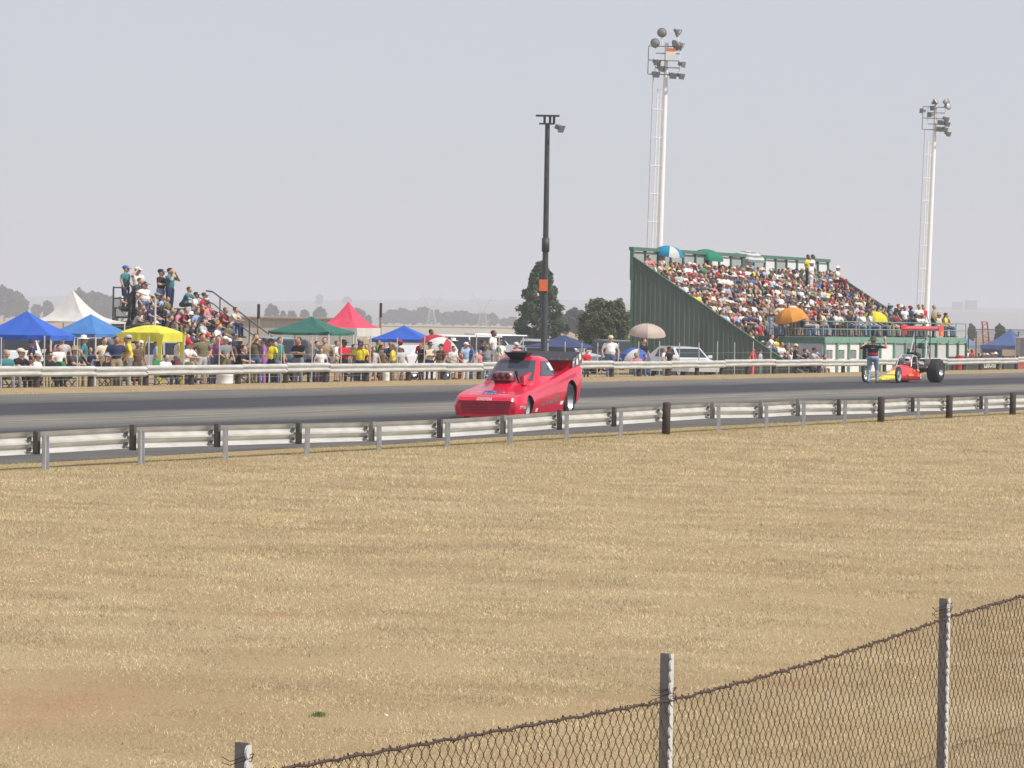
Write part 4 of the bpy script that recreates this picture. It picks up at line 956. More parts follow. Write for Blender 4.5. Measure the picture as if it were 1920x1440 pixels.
t2, H2, zf2 = mast(b2, (1757, 195), b2.y, 'shorter white floodlight mast right of the grandstand beside the open sky', [
    (.0, 2.35, -25, -30, .27, 'dish'), (.78, 2.3, -60, 0, .27, 'dish'), (.95, 1.95, -45, 0, .26, 'dish'), (-.15, 1.75, -140, 0, .3, 'box'), (-.35, 1.2, -140, 0, .3, 'box'),
    (.75, .95, -50, 25, .24, 'box'), (.85, .55, -50, 25, .26, 'box'), (.35, .65, -80, 20, .22, 'box'), (.3, .1, -80, 20, .24, 'box'), (.7, .1, -50, 25, .26, 'box'), (.95, -.25, -45, 25, .26, 'box'), (-.95, 1.5, -150, 0, .18, 'box')], .62, hs=1.0)
t2.rotation_euler = (0, R(1.6), 0)
# dark single lamp pole
bp = pos(1020, 63.5); Yp = bp.y
lp = thing('lamp_pole', 'tall dark lamp pole with orange box behind the red racing car', 'lamp pole', bp, 0)
zz = lambda py: zat(1020, py, Yp) - bp.z
PGREY = mat('dark_pole_paint', (.055, .06, .066), .55, .2, .2)
mb = MB(); mb.lathe([(.20, 0), (.20, .9), (.135, 1.25), (.115, zz(468)), (.095, zz(232))], 14, 0, smooth=True); mb.build('pole', PGREY, lp)
mb = MB(); mb.lathe([(.10, 0), (.155, 0), (.155, .55), (.10, .55)], 14, 0); mb.build('collar', PGREY, lp, loc=(0, 0, zz(472)))
mb = MB(); mb.box((-.06, -.19, zz(535)), (.34, .22, .46)); mb.build('orange_box', mat('orange_box_paint', (.75, .16, .05), .5), lp)
mb = MB(); mb.box((0, 0, zz(217)), (.95, .34, .07)); mb.build('top_plate', PGREY, lp)
mb = MB(); mb.box((-.03, 0, zz(232)), (.62, .3, .06)); mb.build('mount_plate', PGREY, lp)
for xx in (-.12, .10, .26): mb = MB(); mb.box((xx, 0, zz(225)), (.10, .12, .30)); mb.build('mount_bracket', PGREY, lp)
lamp(lp, (.46, -.1, zz(239)), -30, 25, .2, 'box')
for px, v, top, lab in ((484, 76, 570, 'weathered timber pole standing behind the green gazebo and left bleacher'), (713, 78, 568, 'slim timber pole standing right of the red peaked tent')):
    p = pos(px, v); h = zat(px, top, p.y) - p.z; t = thing('timber_pole', lab, 'pole', p, 0)
    mb = MB(); mb.tube((0, 0, -.2), (0, 0, h * .8), .06, .055, n=8); mb.build('shaft', mat('sun_bleached_timber', (.33, .25, .19), .85, 0, .25), t)
    mb = MB(); mb.tube((0, 0, h * .8 + .005), (0, 0, h), .065, .06, n=8); mb.build('dark_top', TIMBER, t)

# ================================================================== TENTS, UMBRELLAS
LEGM = mat('tent_leg_white', (.70, .70, .68), .45, .1, .08)
def tent(label, pL, pC, pR, v0, eave_y, peak_y, m, val=.2, concave=0.0, name='gazebo', legs=True, valm=None, a=None, b=None, wall=None, legm=None, scallop=False, pk=(.5, .5), droop=0.0, cat='tent'):
    uC = colu(pC, v0, eave_y)
    if a is None:                               # across: front left corner lies at (uC, v0+a)
        lo, hi = .3, 14
        for _ in range(40):
            md = (lo + hi) / 2
            if colu(pL, v0 + md, eave_y) < uC: lo = md
            else: hi = md
        a = lo
    if b is None: b = max(.8, colu(pR, v0, eave_y) - uC)
    P = RD(uC, v0, gz(uC, v0)); ez = zat(pC, eave_y, P.y) - P.z
    ctr = RD(uC + b / 2, v0 + a / 2, 0); pz_ = zat((pL + pR) / 2, peak_y, ctr.y) - P.z
    t = thing(name, label, cat, P, ROADZ)
    cs = [V3(0, 0, ez), V3(-a, 0, ez), V3(-a, b, ez), V3(0, b, ez)]; top = V3(-a * pk[0], b * pk[1], pz_)
    for i in range(4):
        A, B = cs[i], cs[(i + 1) % 4]; n = 12; mb = MB(); rings = []
        for j in range(n + 1):
            s_ = j / n; row = []
            for q in range(13):
                w_ = q / 12; p = A.lerp(B, w_).lerp(top, s_)
                p.z = ez + (pz_ - ez) * (s_ - concave * math.sin(math.pi * s_) * .5) - droop * 4 * w_ * (1 - w_) * (1 - s_) ** 2 + (.022 * math.sin(w_ * 9 + i * 2.3 + a * 7) * math.sin(s_ * 7 + i) + .014 * math.sin(w_ * 17 + s_ * 11 + a * 5)) * math.sin(math.pi * s_) * min(1, 4 * w_ * (1 - w_) * 1.5)
                row.append(p)
            rings.append(row)
        mb.loft(rings, 0, False); mb.loft([[p - V3(0, 0, .012) for p in r] for r in rings], 0, False); mb.build('roof_panel', m, t)
        if val:
            o_ = (V3(0, -1, 0), V3(-1, 0, 0), V3(0, 1, 0), V3(1, 0, 0))[i] * .01
            mb = MB(); nq = 12; tp = [A.lerp(B, q / nq) + o_ - V3(0, 0, droop * 4 * (q / nq) * (1 - q / nq)) for q in range(nq + 1)]
            bt = [p - V3(0, 0, val * (1 + (.35 * math.sin(q * 2.1) if scallop else 0) )) + o_ * random.uniform(-2, 2) for q, p in enumerate(tp)]
            mb.loft([tp, bt], 0, False, smooth=False); mb.loft([[p - o_ for p in tp], [p - o_ for p in bt]], 0, False, smooth=False); mb.build('valance', valm or m, t)
    if legs:
        for c in cs:
            mb = MB(); mb.tube((c.x * .97 - .02, c.y * .97 + .02, -.1), (c.x * .97 - .02, c.y * .97 + .02, ez), .03, n=6); mb.build('leg', legm or LEGM, t)
    if wall:
        for i in wall:
            A, B = cs[i], cs[(i + 1) % 4]; mb = MB(); tp = [A.lerp(B, q / 10) + V3(0, .03 * math.sin(q * 1.9), -.05) for q in range(11)]
            mb.loft([tp, [V3(p.x, p.y + .05 * math.sin(p.x * 4), .03) for p in tp]], 0, False); mb.loft([[p + V3(0, .008, 0) for p in tp], [V3(p.x, p.y + .008, .03) for p in tp]], 0, False); mb.build('wall_sheet', m, t)
    return t, a, b, ez
BLU = tentcloth('royal_blue_canvas', (.06, .17, .66)); BLU2 = tentcloth('mid_blue_canvas', (.09, .26, .60)); NAVYC = tentcloth('navy_canvas', (.075, .105, .22))
tent('royal blue gazebo with a side wall at the far left edge', -42, 96, 141, 66, 629, 583, BLU, .17, .12, wall=[1])
tent('mid blue gazebo with white legs beside the royal blue one', 92, 180, 247, 68.5, 626, 589, BLU2, .12, .1)
tent('white peaked marquee behind the two blue gazebos', 52, 172, 236, 78, 603, 543, tentcloth('white_canvas', (.74, .73, .70)), .08, .55, name='marquee', pk=(.5, .35))
YEL = tentcloth('bright_yellow_canvas', (.84, .79, .10))
ty, a_, b_, e_ = tent('bright yellow gazebo with cloth wrapped legs below the left bleacher', 226, 300, 342, 64.5, 624, 610, YEL, .30, -.5, legs=False)
for c in ((0, 0), (-a_, 0), (-a_, b_), (0, b_)):
    mb = MB(); mb.loft([[V3(c[0] + dx, c[1] + dy, e_ - .05) for dx, dy in ((-.14, -.03), (.14, -.03), (.14, .03), (-.14, .03))], [V3(c[0] + dx, c[1] + dy, e_ - .45) for dx, dy in ((-.07, -.03), (.07, -.03), (.07, .03), (-.07, .03))], [V3(c[0] + dx, c[1] + dy, -.05) for dx, dy in ((-.045, -.03), (.045, -.03), (.045, .03), (-.045, .03))]], smooth=False); mb.build('cloth_leg', YEL, ty)
tent('dark green gazebo with sagging edges on white poles', 503, 617, 664, 66.5, 622, 593, tentcloth('dark_green_canvas', (.055, .19, .15)), .09, .18, droop=.06)
tent('red peaked tent with white valance behind the green gazebo', 592, 669, 713, 72, 615, 565, tentcloth('red_canvas', (.80, .10, .17)), .34, .35, valm=tentcloth('white_canvas', (.74, .73, .70)), name='peaked_tent')
tent('royal blue gazebo right of the red peaked tent', 694, 797, 821, 66.5, 637, 610, BLU, .13, .1)
tent('navy blue gazebo behind the red racing car', 984, 1096, 1130, 72, 651, 628, NAVYC, .05, .15)
tent('large blue marquee beyond the end of the terrace', 1838, 1906, 1945, 82, 648, 616, tentcloth('hazy_blue_canvas', (.13, .22, .50)), .3, .3, name='marquee', pk=(.35, .3), wall=[1])
tent('small pale blue tent half hidden by the terrace end', 1780, 1815, 1838, 76, 648, 630, tentcloth('pale_blue_canvas', (.25, .32, .58)), .12, .1)
tent('grey walled shelter at the far right edge', 1904, 1950, 1990, 70, 634, 618, tentcloth('grey_canvas', (.40, .40, .40)), .1, 0, wall=[0, 3], name='shelter', cat='shelter')

def umbrella(label, px, ytop, wpx, v, cols_, tilt=(0, 0), flat=.36, z_at=None, pole=1.6, gores=8, stripes=False, ground=None, fringe=False):
    u = colu(px, v, ytop); P = RD(u, v, 0); zt_ = zat(px, ytop, P.y); r = wpx / 2 / FPX * P.y; gzr = gz(u, v) if ground is None else ground
    h = r * flat; t = thing('umbrella', label, 'umbrella', (P.x, P.y, zt_ - pole if ground is None and pole else gzr), 0)
    if not pole: pole = zt_ - gzr; t.location.z = gzr
    M = Euler((tilt[0], tilt[1], 0)).to_matrix(); apex = V3(0, 0, pole - .02)
    for g in range(gores):
        a0, a1 = 2 * math.pi * g / gores, 2 * math.pi * (g + 1) / gores; mb = MB(); rings = []
        for j in range(7):
            s_ = j / 6; rr_ = r * math.sin(s_ * math.pi / 2 * .98); zz_ = -h * (1 - math.cos(s_ * math.pi / 2)) * 1.0
            sg = 1 - .06 * s_; rings.append([apex + M @ V3(rr_ * math.cos(a) * k_, rr_ * math.sin(a) * k_, zz_ - (.02 * r if q in (1,) else 0)) for q, (a, k_) in enumerate(((a0, 1), ((a0 + a1) / 2, sg), (a1, 1)))])
        for r_i in (0, 1): mb.loft([[p - V3(0, 0, .008 * r_i) for p in rg] for rg in rings], 0, False)
        if stripes:
            nf = len(mb.f); mb.m = [(i // 2 % 6) % 2 for i in range(nf)]
        ms_ = [cols_[g % len(cols_)]] if not stripes else list(cols_)
        mb.build('canopy_gore', ms_, t)
        mb = MB(); mb.tube(apex + M @ V3(0, 0, -.02), apex + M @ V3(r * math.cos(a0) * .98, r * math.sin(a0) * .98, -h * 1.0), .006, n=4); mb.build('rib', CHROME, t)
    mb = MB(); mb.tube((0, 0, 0) if pole > 1.5 else M @ V3(0, 0, 0), apex, .016, n=6); mb.build('pole', LEGM, t)
    mb = MB(); mb.tube(apex, apex + M @ V3(0, 0, .06), .012, n=5); mb.build('tip', LEGM, t)
    return t
UW = tentcloth('umbrella_white', (.72, .72, .70)); UB = tentcloth('umbrella_turquoise', (.03, .30, .50)); UDB = tentcloth('umbrella_blue', (.07, .16, .55))
def stand_row_v(py, px, Yg): return None
UMB = [
 ('turquoise and white umbrella at the top back row of the grandstand', 1256, 460, 58, 69.8, [UB, UW, UW, UB, UB, UB, UW, UB], (.12, .12), .62),
 ('plain green umbrella at the top of the grandstand', 1330, 467, 60, 70.2, [tentcloth('umbrella_green', (.03, .27, .17))], (.1, .16), .58),
 ('white umbrella with thin grey rings at the top of the grandstand', 1404, 470, 66, 70.2, [UW, tentcloth('umbrella_grey_ring', (.26, .30, .28))], (.1, .1), .52),
 ('orange umbrella tilted over the middle of the grandstand crowd', 1479, 576, 62, 63.2, [tentcloth('umbrella_orange', (.80, .36, .07))], (.15, -.22), .75),
 ('yellow umbrella over the terrace crowd', 1641, 583, 50, 62.3, [tentcloth('umbrella_yellow', (.82, .72, .04))], (.1, .05), .72),
]
for (lab, px, yt, wp, v, cs_, tl, fl) in UMB: umbrella(lab, px, yt, wp, v, cs_, tl, fl, pole=1.15, stripes='rings' in lab)
umbrella('big red and white beach umbrella leaning behind the barrier', 838, 633, 84, 64.5, [tentcloth('umbrella_red', (.62, .05, .08)), UW], (.15, .5), .75, pole=1.1)
umbrella('cream floral sun umbrella on a tall pole before the green wall', 1215, 606, 70, 63.6, [tentcloth('umbrella_cream', (.62, .52, .44)), tentcloth('umbrella_cream_pink', (.58, .46, .42))], (.15, .05), .62, pole=1.75)
umbrella('blue and white umbrella resting low behind the barrier', 1197, 653, 60, 63.2, [UDB, UW, UDB, UDB], (.25, .25), .8, pole=.75)
umbrella('faded yellow umbrella under the mid blue gazebo', 150, 622, 30, 71, [tentcloth('umbrella_cream', (.62, .52, .44))], (0, .1), .7, pole=1.6)

# ================================================================== LEFT BLEACHER (steel frame, open planks, tiers dropping toward the strip end)
BV = 74.5; BG = -.45; bu = colu(508, BV, 640); YB = RD(bu, BV).y + 2.0
bl = thing('bleacher', 'open steel bleacher with handrails crowded with spectators behind the tents', 'bleacher', (atY(330, 650, YB).x, YB, BG), 0)
bx = lambda px, Y: atY(px, 600, Y).x - bl.location.x
PLANK = mat('bleacher_plank', (.17, .15, .13), .85, 0, .25)
TIERS = [(2.2, 2.92, 213, 352), (.9, 2.55, 216, 400), (-.4, 2.05, 232, 432), (-1.7, 1.55, 262, 450), (-3.0, 1.05, 300, 470), (-4.2, .55, 330, 486)]   # y offset, seat height over ground, px from, px to
for (dy, z, a, b) in TIERS:
    Y = YB + dy; x0, x1 = bx(a, Y), bx(b, Y)
    mb = MB(); mb.box(((x0 + x1) / 2, dy, z - .03), (x1 - x0, .42, .06)); mb.build('seat_plank', PLANK, bl)
    mb = MB(); mb.box(((x0 + x1) / 2, dy - .55, z - .42), (x1 - x0, .5, .05)); mb.build('foot_plank', PLANK, bl)
    for q in range(4):
        x = x0 + (x1 - x0) * (q + .05) / 3.1; mb = MB(); mb.tube((x, dy + .1, -.1), (x, dy + .1, z - .06), .035, n=6); mb.build('upright', DKSTEEL, bl)
zb = lambda px, py, Y: zat(px, py, Y) - BG
Yr = YB - .5
for pts, r_ in ((((385, 545), (398, 547), (440, 578), (478, 607), (515, 634)), .034), (((362, 553), (400, 570), (440, 603), (484, 634)), .028)):
    mb = MB(); mb.path([V3(bx(px, Yr), -.5, zb(px, py, Yr)) for px, py in pts], r_, 6); mb.build('handrail', DKSTEEL, bl)
for px, py in ((412, 557), (468, 600)):
    mb = MB(); mb.tube((bx(px, Yr), -.5, zb(px, py, Yr)), (bx(px, Yr), -.5, zb(px, py, Yr) - 1.1), .028, n=6); mb.build('handrail_post', DKSTEEL, bl)
Yg = YB + 1.6
mb = MB(); mb.tube((bx(212, Yg), 1.6, 0), (bx(212, Yg), 1.6, zb(212, 537, Yg)), .04, n=6); mb.build('guard_post', DKSTEEL, bl)
for py in (539, 559): mb = MB(); mb.tube((bx(212, Yg), 1.6, zb(212, py, Yg)), (bx(238, Yg), 1.6, zb(238, py + .5, Yg)), .03, n=6); mb.build('guard_rail', DKSTEEL, bl)
mb = MB(); mb.tube((bx(291, YB - 3), -3, 0), (bx(291, YB - 3), -3, zb(291, 560, YB - 3)), .04, n=6); mb.build('pale_pole', LEGM, bl)
mb = MB(); mb.box(((bx(214, Yg) + bx(330, Yg)) / 2, .3, 1.9), (bx(330, Yg) - bx(214, Yg), .06, .9)); mb.build('back_screen', mat('dark_screen', (.05, .05, .05), .8, 0, .4, 6), bl)

# ================================================================== PARKED VEHICLES (partly hidden)
CARGL = mat('car_window', (.03, .035, .04), .12, 0, .1)
def vehicle(label, px, v, rz, kind, paint, cat='car'):
    P = pos(px, v); t = thing('parked_' + ('pickup' if kind == 'pickup' else 'van' if kind == 'van' else 'car'), label, cat, P, rz)
    prof = {'sedan': (4.3, 1.68, [(2.15, .45), (2.1, .68), (1.2, .86), (.55, 1.34), (-.75, 1.40), (-1.5, 1.0), (-2.1, .95), (-2.15, .5)]),
            'suv': (4.5, 1.8, [(2.25, .5), (2.2, .85), (1.2, 1.02), (.6, 1.62), (-1.9, 1.68), (-2.2, 1.05), (-2.25, .5)]),
            'van': (4.8, 1.85, [(2.4, .5), (2.35, .95), (1.7, 1.15), (1.1, 1.85), (-2.3, 1.92), (-2.4, .5)]),
            'pickup': (4.9, 1.75, [(2.45, .5), (2.4, .85), (1.3, 1.0), (.8, 1.55), (-.5, 1.58), (-.7, 1.0), (-2.4, 1.0), (-2.45, .5)])}[kind]
    L, W_, pr = prof; belt = {'sedan': .88, 'suv': 1.04, 'van': 1.12, 'pickup': 1.0}[kind]
    full = pr + [(-L / 2 + .05, .28), (L / 2 - .05, .28)]
    mb = MB(); rows = []
    for y, sc_ in ((-W_ / 2, .96), (-W_ / 2 + .06, 1), (W_ / 2 - .06, 1), (W_ / 2, .96)):
        rows.append([V3(x * sc_, y * (1 if z < belt else 1 - .28 * (z - belt) / .7), .28 + (z - .28) * (sc_ if z < 1.2 else 1)) for x, z in full])
    mb.loft(rows, smooth=False); bd = mb.build('body', paint, t)
    hi = [p for p in pr if p[1] > belt - .01]; top = max(p[1] for p in pr)
    xs = sorted([p[0] for p in pr if p[1] > top - .1]); xr, xf = xs[0], xs[-1]; sl = .42
    for s in (-1, 1):
        y = lambda z: s * (W_ / 2 * (1 - .28 * max(0, z - belt) / .7) + .006)
        z0, z1 = belt + .04, top - .12
        for (a0, a1, b0, b1) in (((xf + xr) / 2 + .04, xf + sl, (xf + xr) / 2 + .04, xf + .06), (xr - .12, (xf + xr) / 2 - .04, xr + .05, (xf + xr) / 2 - .04)):
            q = [V3(a0, y(z0), z0), V3(a1, y(z0), z0), V3(b1, y(z1), z1), V3(b0, y(z1), z1)]; mb = MB(); mb.prism(q, V3(0, -s * .012, 0)); mb.build('side_window', CARGL, t)
        for x in (L * .31, -L * .30): wheel(t, x, s * (W_ / 2 - .10), .31, .19, s, .6)
        mb = MB(); mb.box((xf + sl + .08, s * (W_ / 2 + .08), belt + .07), (.10, .18, .13)); mb.build('mirror', paint, t)
        mb = MB(); mb.box((L / 2 - .06, s * W_ * .36, .68), (.08, .32, .13)); mb.build('headlight', LENS, t)
    i = max(range(len(pr)), key=lambda k_: pr[k_][0] if pr[k_][1] > top - .1 else -9); A = V3(pr[i - 1][0], 0, pr[i - 1][1]); B = V3(pr[i][0], 0, pr[i][1]); nn = V3(B.z - A.z, 0, A.x - B.x).normalized() * .012
    q = [A.lerp(B, .08) + nn + V3(0, -W_ * .41, 0), A.lerp(B, .08) + nn + V3(0, W_ * .41, 0), A.lerp(B, .9) + nn + V3(0, W_ * .36, 0), A.lerp(B, .9) + nn + V3(0, -W_ * .36, 0)]
    mb = MB(); mb.prism(q, -nn * .8); mb.build('windscreen', CARGL, t)
    return t
def paint(n, c): return mat('car_paint_' + n, c, .3, .1, .04, 1, 0, .6)
W_ = paint('white', (.72, .73, .74)); S_ = paint('silver', (.42, .43, .45)); D_ = paint('dark', (.04, .05, .06)); T_ = paint('teal', (.05, .12, .14)); R_ = paint('red', (.45, .03, .04))
VEH = [('white car parked before the green grandstand wall', 1276, 65.0, R(-62), 'sedan', W_), ('white hatchback parked behind the blue gazebo and yellow shirts', 775, 69, R(60), 'sedan', W_), ('silver pickup parked behind the yellow gazebo', 297, 69.5, R(8), 'pickup', S_),
       ('dark teal car parked behind the green gazebo poles', 533, 70, R(-70), 'suv', T_), ('silver car parked under the back of the green gazebo', 628, 78, R(-30), 'sedan', S_), ('dark car parked behind the mid blue gazebo', 178, 76, R(-10), 'suv', D_),
       ('white van parked beyond the red and white umbrella', 895, 84, R(15), 'van', W_), ('white minibus parked left of the conifer', 946, 92, R(30), 'van', W_), ('silver car parked beside the minibus under the conifer', 985, 76, R(10), 'sedan', S_),
       ('white car parked under the navy gazebo', 1055, 77, R(-20), 'suv', W_), ('dark car parked at the right of the navy gazebo', 1090, 82, R(0), 'sedan', D_), ('white car parked far behind the red racing car roof', 1020, 90, R(40), 'sedan', W_), ('dark pickup parked at the foot of the grandstand back corner', 1165, 84, R(-60), 'suv', D_),
       ('white car parked at far left behind the blue wall sheet', 22, 72, R(-80), 'van', W_)]
for a in VEH: vehicle(*a)

# ================================================================== SPECTATOR WIRE FENCE, HOARDINGS, SMALL THINGS
SV = 62.4
sf = thing('spectator_fence', 'low wire fence of thin pale posts behind the far crash barrier', 'fence', RD(100, SV), ROADZ)
POLE = mat('thin_pale_post', (.55, .53, .48), .6, .1, .2)
fx = [-20, 3, 83, 146, 279, 345, 411, 469, 527, 585, 640, 694, 745, 796, 846, 893, 936, 981, 1027, 1059, 1091, 1120, 1159, 1198, 1237, 1274, 1311, 1345, 1378, 1413, 1446, 1480]
for px in fx:
    u = colu(px, SV); h = zat(px, 641 if px > 1000 else 630, RD(u, SV).y) - gz(u, SV)
    mb = MB(); mb.tube((0, 0, -.2), (random.uniform(-.02, .02), 0, min(1.75, max(1.1, h)) + random.uniform(-.06, .04)), .022, n=5); mb.build('post', POLE, sf, loc=(0, u - 100, gz(u, SV)))
mb = MB()
for z in (.35, .75, 1.1): mb.tube((0, colu(-20, SV) - 100, z - .2), (0, colu(1500, SV) - 100, z - .2), .004, n=3)
mb.build('fence_wires', POLE, sf, kind='stuff')
# hoarding boards at the right end
HV = 61.4
HB = mat('hoarding_dark', (.045, .05, .05), .6, 0, .3, 3); LETW = mat('hoarding_letter', (.62, .62, .60), .6)
for i, (a, b, m_, lab) in enumerate(((1776, 1800, HB, 'dark low hoarding board with a reddish print below the barrier'), (1803, 1838, HB, 'dark low hoarding board between the red drum and the lettered one'), (1841, 1872, HB, 'dark low hoarding board with pale lettering below the barrier'), (1881, 1902, HB, 'short dark hoarding board right of the lettered one'), (1908, 1935, paint('red', (.45, .03, .04)), 'red low hoarding board at the far right edge'))):
    ua, ub = colu(a, HV, 690), colu(b, HV, 690); t = thing('hoarding_board', lab, 'hoarding', RD(ua, HV, gz(ua, HV)), ROADZ, 'low hoardings behind the far barrier')
    mb = MB(); mb.box((0, (ub - ua) / 2, .36), (.05, ub - ua, .72)); mb.build('board', m_, t)
    for y in (.06, ub - ua - .06): mb = MB(); mb.box((-.05, y, .3), (.05, .06, .9)); mb.build('stake', TIMBER, t)
    if i == 2:
        L_ = ub - ua; mb = MB()
        for q in text_quads('LadOffor', 1.0, shear=0): mb.add([(.031, L_ / 2 + x * L_ / 4.6, .12 + y * .62) for x, y in q], [tuple(range(len(q)))])
        mb.build('lettering', LETW, t, kind='stuff')
    if i == 0:
        mb = MB(); rq = random.Random(4)
        for k in range(12): y = rq.uniform(.3, ub - ua - .3); z = rq.uniform(.2, .6); mb.add([(.03, y, z), (.03, y + .25, z + .02), (.03, y + .2, z + .12), (.03, y + .03, z + .1)], [(0, 1, 2, 3)])
        mb.build('print', mat('hoarding_red_print', (.40, .08, .09), .6), t, kind='stuff')
u = colu(1800, 61.1, 690)
def drum(label, px, v, r, h, m_):
    P = pos(px, v, 700); mb = MB(); mb.lathe([(0, 0), (r, 0), (r * 1.03, .03), (r, .06), (r, h * .48), (r * 1.03, h * .5), (r, h * .52), (r, h - .05), (r * 1.03, h - .02), (r * .95, h), (0, h - .02)], 18, 0)
    t = thing('drum', label, 'drum', P, 0); mb.build('barrel', m_, t); mb = MB(); mb.lathe([(0, h + .01), (r * .8, h + .01), (r * .8, h - .01)], 18, 0); mb.build('lid', m_, t)
drum('red plastic drum behind the barrier at the right', 1799, 61.0, .22, .75, mat('red_plastic', (.55, .04, .06), .45))
drum('wide white plastic drum behind the far barrier near the left bleacher', 422, 61.6, .27, .62, WHITEP)
drum('small white plastic drum behind the far barrier left of the yellow vest', 724, 61.5, .12, .5, mat('white_plastic', (.80, .79, .74), .5))
# chain-link screen at the right of the terrace
t = thing('screen_fence', 'tall dark post and mesh screen fence right of the terrace', 'fence', RD(0, 72), ROADZ)
for px in (1816, 1830, 1909, 1990):
    uu = colu(px, 72); h = zat(px, 618, RD(uu, 72).y) - gz(uu, 72); mb = MB(); mb.tube((0, uu, -.5), (0, uu, h - .4), .04, n=6); mb.build('post', DKSTEEL, t)
ua, ub = colu(1816, 72), colu(1990, 72); h = zat(1880, 618, RD((ua + ub) / 2, 72).y)
mb = MB(); mb.tube((0, ua, h), (0, ub, h), .025, n=5); mb.build('top_bar', DKSTEEL, t)
mb = MB(); s_ = ua
while s_ < ub:
    mb.tube((0, s_, -.4), (0, min(ub, s_ + .9), h), .003, n=3, cap=False); mb.tube((0, min(ub, s_ + .9), -.4), (0, s_, h), .003, n=3, cap=False); s_ += .12
mb.build('mesh_wires', DKSTEEL, t, kind='stuff')

# ================================================================== TREES
LEAF = {k: mat('leaf_' + k, c, .7, 0, .3, 3, spec=.2) for k, c in {'con_a': (.05, .085, .048), 'con_b': (.075, .118, .058), 'con_c': (.115, .15, .07), 'bush_a': (.075, .098, .05), 'bush_b': (.11, .138, .068), 'bush_c': (.155, .17, .088), 'far_a': (.035, .05, .035), 'far_b': (.055, .07, .045)}.items()}
BARK = mat('tree_bark', (.09, .07, .055), .9, 0, .3, 6, .5)
def crown(name, clumps, mats, per, leaf, rng):
    n = len(clumps) * per; ce = np.repeat(np.array([c[0] for c in clumps]), per, 0); rad = np.repeat(np.array([c[1] for c in clumps]), per, 0); ci = np.repeat(np.array([c[2] for c in clumps]), per)
    d = rng.normal(size=(n, 3)); d /= np.linalg.norm(d, axis=1)[:, None]; p = ce + d * rad * (rng.uniform(0, 1, n) ** .45)[:, None]
    a = rng.normal(size=(n, 3)); a /= np.linalg.norm(a, axis=1)[:, None]; b = np.cross(a, rng.normal(size=(n, 3))); b /= np.linalg.norm(b, axis=1)[:, None]
    s = leaf * rng.uniform(.5, 1.3, n)[:, None]
    V = np.stack([p - a * s, p + b * s * .55, p + a * s, p - b * s * .55], 1).reshape(-1, 3)
    me = bpy.data.meshes.new(name); me.vertices.add(4 * n); me.loops.add(4 * n); me.polygons.add(n)
    me.vertices.foreach_set('co', V.ravel().astype(np.float32)); me.loops.foreach_set('vertex_index', np.arange(4 * n, dtype=np.int32)); me.polygons.foreach_set('loop_start', np.arange(0, 4 * n, 4, dtype=np.int32))
    for m_ in mats: me.materials.append(m_)
    me.polygons.foreach_set('material_index', np.clip(ci + rng.integers(-1, 2, n) * (rng.uniform(0, 1, n) < .35), 0, len(mats) - 1).astype(np.int32)); me.update(); me.validate(); return me
def limbs(h, r, pts):
    mb = MB(); mb.tube((0, 0, -.3), (0, 0, h * .5), r, r * .7, n=9); mb.tube((0, 0, h * .5), (0, 0, h), r * .7, r * .25, n=7)
    for p in pts: mb.tube((0, 0, max(.2, p[2] * .6)), p, r * .32, r * .1, n=5)
    return mb
rng = np.random.default_rng(3)
Yc_ = 400.0; bc = atY(1013, 640, Yc_); u_, v_ = UV(bc); bc.z = gz(u_, v_); hC = zat(1013, 490, Yc_) - bc.z; wC = 50 / FPX * Yc_
cl = []
for i in range(300):
    t_ = rng.uniform(0.02, 1) ** .85; r_ = wC * (1.02 - t_) ** .56 * (1 + .14 * math.sin(t_ * 31)); a = rng.uniform(0, 6.283); q = rng.uniform(.45, 1.0) ** .5
    cl.append(((r_ * q * math.cos(a), r_ * q * math.sin(a), hC * (.07 + .90 * t_) + rng.uniform(-.1, .1)), (.44 * (1.1 - t_) + .08, .44 * (1.1 - t_) + .08, .30), int(rng.integers(0, 3))))
cl += [((rng.normal(0, .05), rng.normal(0, .05), hC * z), (.1, .1, .2), 2) for z in (.95, .97, .99)]
t = thing('conifer_tree', 'tall dark conical conifer behind the dark lamp pole', 'tree', bc, 0)
link('crown', crown('crown', cl, [LEAF['con_a'], LEAF['con_b'], LEAF['con_c']], 80, .12, rng), t)
limbs(hC * .95, .17, [c[0] for c in cl[:60]]).build('trunk', BARK, t)
Yb_ = 335.0; bb = atY(1135, 640, Yb_); u_, v_ = UV(bb); bb.z = gz(u_, v_); hB = zat(1135, 556, Yb_) - bb.z; wB = 53 / FPX * Yb_
cl = []
for i in range(250):
    d = rng.normal(size=3); d /= np.linalg.norm(d); q = rng.uniform(.35, 1) ** .5; d[2] = d[2] * .95
    c = (d[0] * wB * q * .92, d[1] * wB * q * .92, hB * .52 + d[2] * hB * .46 * q)
    cl.append((c, (.42, .42, .34) if rng.uniform() > .2 else (.25, .25, .42), int(rng.integers(0, 3))))
for i in range(16): a = rng.uniform(0, 6.28); cl.append(((math.cos(a) * wB * .6, math.sin(a) * wB * .6, hB * rng.uniform(.82, .95)), (.2, .2, .2), 2))
t = thing('bushy_tree', 'rounded olive green bushy tree beside the grandstand wall', 'tree', bb, 0)
link('crown', crown('crown', cl, [LEAF['bush_a'], LEAF['bush_b'], LEAF['bush_c']], 95, .095, rng), t)
limbs(hB * .8, .16, [c[0] for c in cl[:40]]).build('trunk', BARK, t)
FT = []
